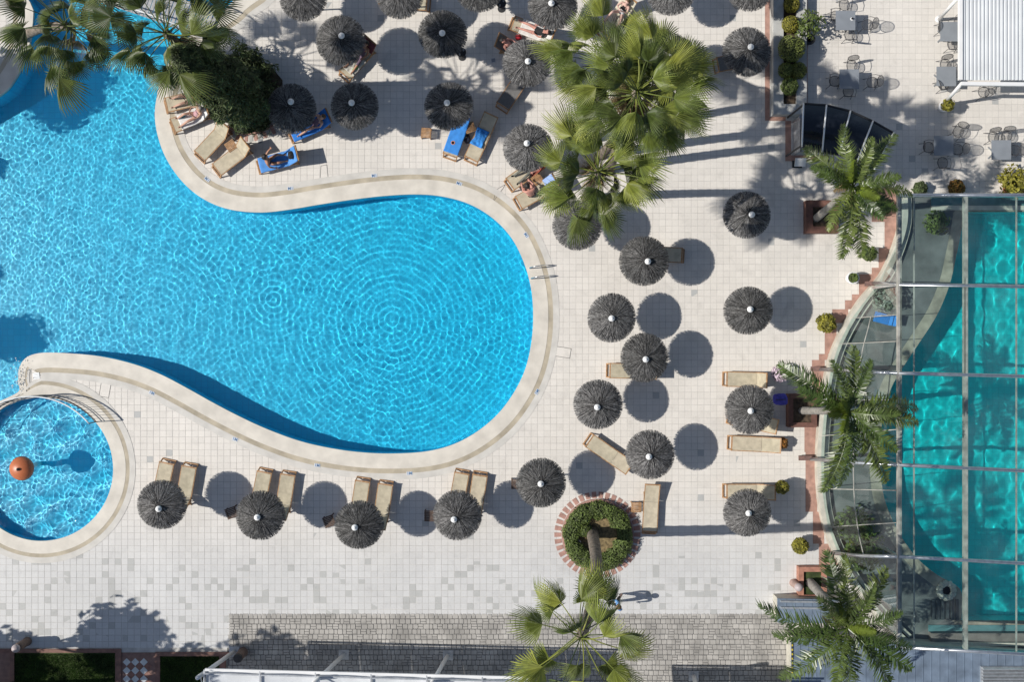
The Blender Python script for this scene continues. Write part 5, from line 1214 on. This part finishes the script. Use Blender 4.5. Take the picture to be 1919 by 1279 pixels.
# ------------------------------------------------------------------ cafe tables and wire chairs
M_WIRE = mat('wire_mesh', (.10, .10, .105), .5, .1, 6.0, metal=.5)
def chair_meshes():
    out = []
    def oval(cx, cz, ax, az, tilt):   # backrest outline in the yz plane
        return [V3(cx - math.sin(a_) * az * tilt, math.cos(a_) * ax, cz + math.sin(a_) * az) for a_ in np.linspace(0, 2 * math.pi, 25)]
    out.append(('back_frame', MB().tube(oval(-.24, .68, .22, .24, .25), .012, 6, False).mesh('back_frame', M_WIRE)))
    mesh_ = MB()
    for k in range(-8, 9):
        y = k * .024; h = .23 * math.sqrt(max(0, 1 - (y / .215) ** 2))
        if h > .02: mesh_.bar((-.24 + h * .25, y, .68 - h), (-.24 - h * .25, y, .68 + h), .0045)
        zz = k * .026; wv = .21 * math.sqrt(max(0, 1 - (zz / .235) ** 2))
        if wv > .02: mesh_.bar((-.24 - zz * .25, -wv, .68 + zz), (-.24 - zz * .25, wv, .68 + zz), .0045)
    out.append(('back_mesh', mesh_.mesh('back_mesh', M_WIRE)))
    seat = MB(); ring = [V3(.02 + .23 * math.cos(a_), .215 * math.sin(a_), .45) for a_ in np.linspace(0, 2 * math.pi, 25)]; out.append(('seat_frame', MB().tube(ring, .012, 6, False).mesh('seat_frame', M_WIRE)))
    for k in range(-8, 9):
        y = k * .025; h = .22 * math.sqrt(max(0, 1 - (y / .212) ** 2))
        if h > .02: seat.bar((.02 - h, y, .45), (.02 + h, y, .45), .0045); seat.bar((.02 + y, -h * .95, .45), (.02 + y, h * .95, .45), .0045)
    out.append(('seat_mesh', seat.mesh('seat_mesh', M_WIRE)))
    for sx, sy in ((1, 1), (1, -1), (-1, 1), (-1, -1)): out.append(('leg', MB().tube([(.02 + sx * .17, sy * .16, .45), (.02 + sx * .24, sy * .22, 0)], .012, 6).mesh('leg', M_WIRE)))
    for s in (-1, 1): out.append(('arm', MB().tube([(-.27, s * .21, .68), (-.05, s * .27, .67), (.16, s * .25, .64), (.19, s * .2, .45)], .011, 6).mesh('arm', M_WIRE)))
    return out
CHAIR = chair_meshes()
def chair(px, py, face, lab):
    p = W(px, py, .45); t = thing('wire_chair', lab, 'chair', (p.x, p.y, 0), R(face), 'wire cafe chairs')
    for nm, me in CHAIR: link(nm, me, t)
def table(px, py, lab, rz=0.0):
    p = W(px, py, .74); t = thing('cafe_table', lab, 'table', (p.x, p.y, 0), rz, 'square grey cafe tables')
    MB().box((0, 0, .735), (.80, .80, .025)).build('tabletop', M_TABLE, t); MB().lathe([(.035, 0.02), (.035, .72)], 12).build('column', M_GALV, t)
    for k in range(4): MB().bar((0, 0, .03), (.34 * math.cos(k * math.pi / 2 + .78), .34 * math.sin(k * math.pi / 2 + .78), .02), .05, .03).build('foot', M_GALV, t)
TABLES = [(1585, 38, 'grey table with a white cup, across from the airy potted shrub', [(1583, 8, -90), (1627, 46, 180), (1593, 66, 90), (1566, 30, 0)], 'table with the white cup'),
          (1592, 148, 'grey table in front of the paired clipped balls', [(1597, 122, -90), (1636, 154, 180), (1590, 172, 90), (1564, 152, 0)], 'table facing the paired clipped balls'),
          (1781, 59, 'grey table half under the white awning beside its side arm', [(1768, 52, 0), (1786, 84, 90), (1800, 40, 180)], 'half-covered table by awning side arm'),
          (1774, 143, 'grey table half under the white awning near its corner post', [(1772, 120, -90), (1795, 135, 180), (1768, 158, 20)], 'half-covered table by the awning corner post'),
          (1769, 273, 'bluish table in palm shadow above the glass hall', [(1797, 246, -120), (1740, 276, 0), (1796, 280, 180), (1767, 306, 90)], 'table in the palm shadow'),
          (1877, 281, 'grey sunlit table near the spiky trough plant', [(1862, 256, -90), (1903, 281, 180), (1887, 254, -100)], 'sunlit table near the trough plant')]
SIDE = ['short side towards the pool terrace', 'side with its long shadow', 'lower edge', 'planter-facing side']
for x, y, l, ch, nm in TABLES:
    table(x, y, l)
    for k, (cx, cy, f) in enumerate(ch): chair(cx, cy, f, ('slanted ' if f not in (0, 90, -90, 180) else '') + 'wire chair, %s of the %s' % (
        ('planter side' if cx < x else 'awning side') if abs(cx - x) > abs(cy - y) else ('hall side' if cy > y else 'back side'), nm))
p = W(1597, 35, .76); t = thing('cup', 'white cup with dark coffee on the cafe table', 'cup', (p.x, p.y, .748)); MB().lathe([(.06, 0), (.07, .008), (.03, .012)], 16).build('saucer', M_WHITE, t); MB().lathe([(.028, .01), (.045, .075), (.04, .075), (.026, .02), (0, .02)], 16).build('body', M_DARK, t)
chair(1845, 172, 200, 'wire chair standing alone in front of the awning edge')

# ------------------------------------------------------------------ white corrugated awning (north-east)
AZ = 2.9
aw = thing('corrugated_awning', 'white corrugated awning roof over the cafe terrace', 'awning', tuple(W(1797, 157)))
AO = Vector(aw.location)
a0, a1 = W(1803, 150, AZ), W(2080, -90, AZ); pitch = 7.1 / PPM * (1 - AZ / H); M_SHEET = mat('awning_sheet', (.66, .68, .69), .45, .04, 1.0)
nrib = int((a1.x - a0.x) / pitch)
ribm_ = MB().add([(0, 0, 0), (pitch * .30, 0, 0), (pitch * .42, 0, .045), (pitch * .88, 0, .045), (pitch, 0, 0)] + [(0, a1.y - a0.y, 0), (pitch * .30, a1.y - a0.y, 0), (pitch * .42, a1.y - a0.y, .045), (pitch * .88, a1.y - a0.y, .045), (pitch, a1.y - a0.y, 0)],
                 [(k, k + 1, k + 6, k + 5) for k in range(4)]).mesh('corrugation', M_SHEET)
for k in range(nrib):
    o = link('corrugation', ribm_, aw); o.location = Vector((a0.x + k * pitch, a0.y, AZ - .03)) - AO
MB().bar(W(1801, 157, AZ) - AO, W(2080, 160, AZ) - AO, .14, .16).build('front_beam', M_WHITE, aw); MB().bar(W(1800, 150, AZ) - AO, W(1800, -90, AZ) - AO, .13, .165).build('side_beam', M_WHITE, aw)
for (bx, by), (tx, ty) in (((1767, 198), (1803, 156)), ((1760, 36), (1796, -4))):
    MB().tube([W(bx, by, .05) - AO, W(tx, ty, AZ - .02) - AO], .07, 10).build('arm', M_WHITE, aw, True)
    q = W(bx, by, 0) - AO; MB().lathe([(.16, 0), (.16, .03), (.09, .06), (.08, .16)], 16, q).build('arm_foot', M_WHITE, aw, True)

# ------------------------------------------------------------------ canvas awning frames (south)
M_CANVAS = mat('white_canvas', (.70, .72, .74), .8, .06, 1.5, bump=.15, bscale=3, trans=.15)
def canvas_awning(lab, fx0, fx1, fy0, fy1, z, posts):
    t = thing('canvas_awning', lab, 'awning', tuple(W((fx0 + fx1) / 2, fy0))); O_ = Vector(t.location)
    L0, L1 = W(fx0, fy0, z), W(fx1, fy1, z); dep = 3.6
    MB().bar(L0 - O_, L1 - O_, .09, .09).build('front_rail', M_WHITE, t); MB().bar(L0 - O_ + V3(0, -.16, .02), L1 - O_ + V3(0, -.16, .02), .05, .05).build('inner_rail', M_GALV, t)
    nb = max(2, int((L1 - L0).length / 2.1))
    for k in range(nb):
        a_, b_ = L0.lerp(L1, (k + .0) / nb), L0.lerp(L1, (k + .995) / nb); mb = MB(); n_ = 8
        for i in range(n_):
            for j in range(n_):
                u, v = i / (n_ - 1), j / (n_ - 1); p = a_.lerp(b_, u) + V3(0, -.06 - v * dep, -.06 - .10 * math.sin(math.pi * u) + v * .25 + .02 * noise.noise((u * 4 + k, v * 4, 0))); mb.v.append(p - O_)
        mb.f = [(i * n_ + j, i * n_ + j + 1, (i + 1) * n_ + j + 1, (i + 1) * n_ + j) for i in range(n_ - 1) for j in range(n_ - 1)]; mb.build('canvas', M_CANVAS, t, True)
        MB().bar(a_ - O_ + V3(-.03, 0, .02), a_ - O_ + V3(-.03, -dep, .27), .05).build('rafter', M_GALV, t)
    for (bx, by), (tx, ty), zt in posts:
        b_, p_ = W(bx, by, 0), W(tx, ty, zt); MB().tube([b_ - O_, p_ - O_], .085, 10).build('post', M_WHITE, t, True); MB().box((b_ - O_) + V3(0, 0, .02), (.42, .42, .04)).build('base_plate', M_GALV, t)
        MB().bar(p_ - O_ + V3(0, 0, -.4), p_ - O_ + V3(.3, -.5, .1), .04).build('brace', M_GALV, t)
canvas_awning('white canvas awning on tubular frame over the cobbled lane', 385, 1010, 1256, 1272, 3.3, (((440, 1222), (370, 1272), 3.4), ((645, 1228), (588, 1282), 3.9), ((840, 1229), (805, 1290), 4.0)))
canvas_awning('canvas awning added out of view to shade the lane beyond the tall palm', 1120, 1470, 1304, 1308, 3.3, (((1300, 1268), (1310, 1300), 3.3),))  # added beyond the frame edge to cast the shadow on the lane

# ------------------------------------------------------------------ bollards, railing, mushroom fountain, ladder, bridge
def bollard(px, py, lab, h=1.1, r=.17, ball=True, m=None):
    p = W(px, py); t = thing('bollard', lab, 'bollard', (p.x, p.y, 0), 0, 'brown bollards')
    MB().lathe([(r * 1.1, 0), (r * 1.1, .08), (r, .1), (r, h - .2), (r * .9, h - .16)], 20).build('shaft', m or mat('bollard_brown', (.17, .115, .09), .8, .15, 6.0), t, False)
    if ball:
        s = [(.17 * math.sin(a_), h - .02 - .17 * math.cos(a_)) for a_ in np.linspace(0.25, math.pi, 12)]; MB().lathe(s, 20).build('globe', mat('globe', (.42, .36, .36), .5, .05), t, True)
    else: MB().lathe([(r * .95, h - .17), (r * 1.05, h - .12), (r * .9, h - .03), (0, h)], 20).build('cap', M_DARK, t)
bollard(52, 1203, 'brown bollard with pale globe at the lawn corner'); bollard(456, 1223, 'brown bollard with dark cap beside the awning post', 1.0, .19, False)
bollard(1487, 1093, 'pinkish bollard with globe beside the terracotta planter', .9, .15, True, mat('bollard_pink', (.42, .29, .25), .8, .1, 6.0))
ml = thing('mushroom_fountain', 'orange mushroom-shaped fountain standing in the paddling pool', 'fountain', tuple(W(36, 880, 1.45) - V3(0, 0, 1.45)))
M_ORANGE = mat('orange_fibreglass', (.50, .15, .06), .4, .06, 3.0)
MB().lathe([(.50, 1.18), (.47, 1.28), (.38, 1.40), (.24, 1.48), (.09, 1.515), (0, 1.52)], 32).build('cap', M_ORANGE, ml, True); MB().lathe([(.495, 1.178), (.10, 1.16)], 32).build('cap_underside', M_ORANGE, ml, True)
MB().lathe([(.06, 1.50), (.065, 1.56), (.045, 1.60), (0, 1.62)], 14).build('nozzle', M_DARK, ml, True); MB().lathe([(.10, -.6), (.10, 1.2)], 16).build('stem', M_WHITE, ml)
# curved hand rail on the wall between the pools
rail = thing('curved_railing', 'curved white-topped railing between the two pools', 'railing', tuple(W(78, 748)))
RO = Vector(rail.location); pts = []
for a_ in np.linspace(R(150), R(40), 34): pts.append(KID_C + V3(math.cos(a_), math.sin(a_), 0) * (KID_R + .06))
RH = 1.0
MB().tube([p - RO + V3(0, 0, RH) for p in pts], .028, 8).build('handrail', M_WHITE, rail, True); MB().tube([p - RO + V3(0, 0, .18) for p in pts], .018, 6).build('bottom_rail', M_DARK, rail, True); MB().tube([p - RO + V3(0, 0, .30) for p in pts], .014, 6).build('mid_rail', M_DARK, rail, True)
for i, p in enumerate(pts):
    big = i in (0, 11, 22, 33); MB().bar(p - RO + V3(0, 0, 0.02), p - RO + V3(0, 0, RH - .02), .035 if big else .014).build('post' if big else 'baluster', M_DARK, rail)
ld = thing('pool_ladder', 'steel pool ladder with two looped handrails at the pool edge', 'ladder', tuple(W(1000, 512)), R(9))
for s in (-.22, .22): MB().tube([(-.15, s, -1.0), (-.15, s, -.1), (-.12, s, .35), (.0, s, .62), (.18, s, .68), (.42, s, .55), (.62, s, .25), (.66, s, 0)], .022, 8).build('handrail', M_STEEL, ld, True)
for k in range(4): MB().box((-.16, 0, -.18 - k * .24), (.09, .44, .035)).build('tread', M_WHITE, ld)
br = thing('footbridge', 'grey slatted footbridge under the fan palm crowns', 'footbridge', tuple(W(300, 28)), 0)
BO = Vector(br.location); A_, B_ = W(195, -22), W(402, 52); dd = (B_ - A_); L_ = dd.length; ang = math.atan2(dd.y, dd.x); M_GREYW = mat('grey_planks', (.40, .40, .40), .8, .15, 6.0)
for k in range(int(L_ / .16)):
    u = (k + .5) / int(L_ / .16); p = A_.lerp(B_, u) - BO; MB().box((p.x, p.y, .10 + .35 * math.sin(math.pi * u)), (.135, 1.25, .04), ang).build('plank', M_GREYW, br)
nv_ = V3(-math.sin(ang), math.cos(ang), 0)
for s in (-.6, .6):
    MB().tube([A_.lerp(B_, u) - BO + nv_ * s + V3(0, 0, .95 + .35 * math.sin(math.pi * u)) for u in np.linspace(0, 1, 14)], .03, 8).build('handrail', M_WHITE, br, True)
    for u in np.linspace(.02, .98, 9): q = A_.lerp(B_, u) - BO + nv_ * s; MB().bar(q + V3(0, 0, .05 + .35 * math.sin(math.pi * u)), q + V3(0, 0, .95 + .35 * math.sin(math.pi * u)), .035).build('post', M_DARK, br)
# splash where the overflow spills between the pools
mb = MB(); rg = random.Random(3)
for k in range(110):
    p = W(38 + rg.gauss(0, 7), 708 + rg.gauss(0, 16)); r = rg.uniform(.008, .03); z = rg.uniform(-.1, .22); b_ = len(mb.v)
    mb.add([(p.x + r, p.y, z), (p.x - r, p.y, z), (p.x, p.y + r * 1.5, z), (p.x, p.y - r * 1.5, z), (p.x, p.y, z + r), (p.x, p.y, z - r)], [(0, 2, 4), (2, 1, 4), (1, 3, 4), (3, 0, 4), (2, 0, 5), (1, 2, 5), (3, 1, 5), (0, 3, 5)])
sp = stuff(mb.build('water_splash', mat('foam', (.8, .84, .86), .3, .05), None, True)); tag(sp, 'white water splash spilling at the coping end between the pools', 'splash')
# skimmer lid, drains
for px, py, lab in ((69, 705, 'square grey skimmer lid at the coping end by the splash'), (488, 265, 'small square drain grate near the slatted table by the brick bed'), (925, 113, 'small square drain grate in parasol shadow')):
    p = W(px, py); t = thing('drain_lid', lab, 'drain', (p.x, p.y, .016), R(8)); s_ = .26 if px < 100 else .17; MB().box((0, 0, .004), (s_, s_, .012)).build('frame', M_GALV, t)
    for k in range(4): MB().box((0, (k - 1.5) * s_ / 5, .012), (s_ * .8, .012, .006)).build('bar', M_DARK, t)
# trees just outside the frame whose shade falls into it
def shade_tree(lab, px, py, h, r, seed, n=2600):
    p = W(px, py); t = thing('broadleaf_tree', lab, 'tree', tuple(p), 0, 'garden trees around the pool'); MB().tube([(0, 0, 0), (.1, .05, h * .6), (0, 0, h)], [.2, .14, .05], 9).build('trunk', M_BARK, t)
    rg = random.Random(seed)
    for k in range(7): a_ = rg.uniform(0, 6.28); MB().tube([(.05, .03, h * (.5 + .05 * k)), (r * .7 * math.cos(a_), r * .7 * math.sin(a_), h + rg.uniform(-.3, .5))], [.06, .02], 6).build('limb', M_BARK, t)
    link('crown', leaf_cloud(n, ball_fn(r, .6, 1, 1, .7, h, seed, .2), .20, seed, M_HEDGE), t)
shade_tree('leafy tree on the far bank shading the deep blue corner', -225, 172, 6.0, 1.5, 61, 2600)
shade_tree('small leafy tree on the far bank facing the pool', -372, 322, 6.0, .6, 62, 500)
shade_tree('slim leafy tree on the far bank beyond the pool', -372, 532, 6.0, .5, 63, 450)
shade_tree('leafy tree on the far bank opposite the splash', -325, 655, 6.2, 1.0, 64, 1100)
shade_tree('leafy tree beside the lawn casting shade on checkered path', -75, 1222, 6.6, 1.6, 65, 2000)
shade_tree('leafy tree on the lawn beyond the canvas awning', 60, 1318, 6.8, 1.9, 66, 2600)
shade_tree('leafy tree beyond the lawn shading the grass', -280, 1268, 6.0, 1.8, 67, 2400)
shade_tree('tall leafy tree behind the canvas awning', 25, 1286, 10.2, 1.7, 68, 2400)
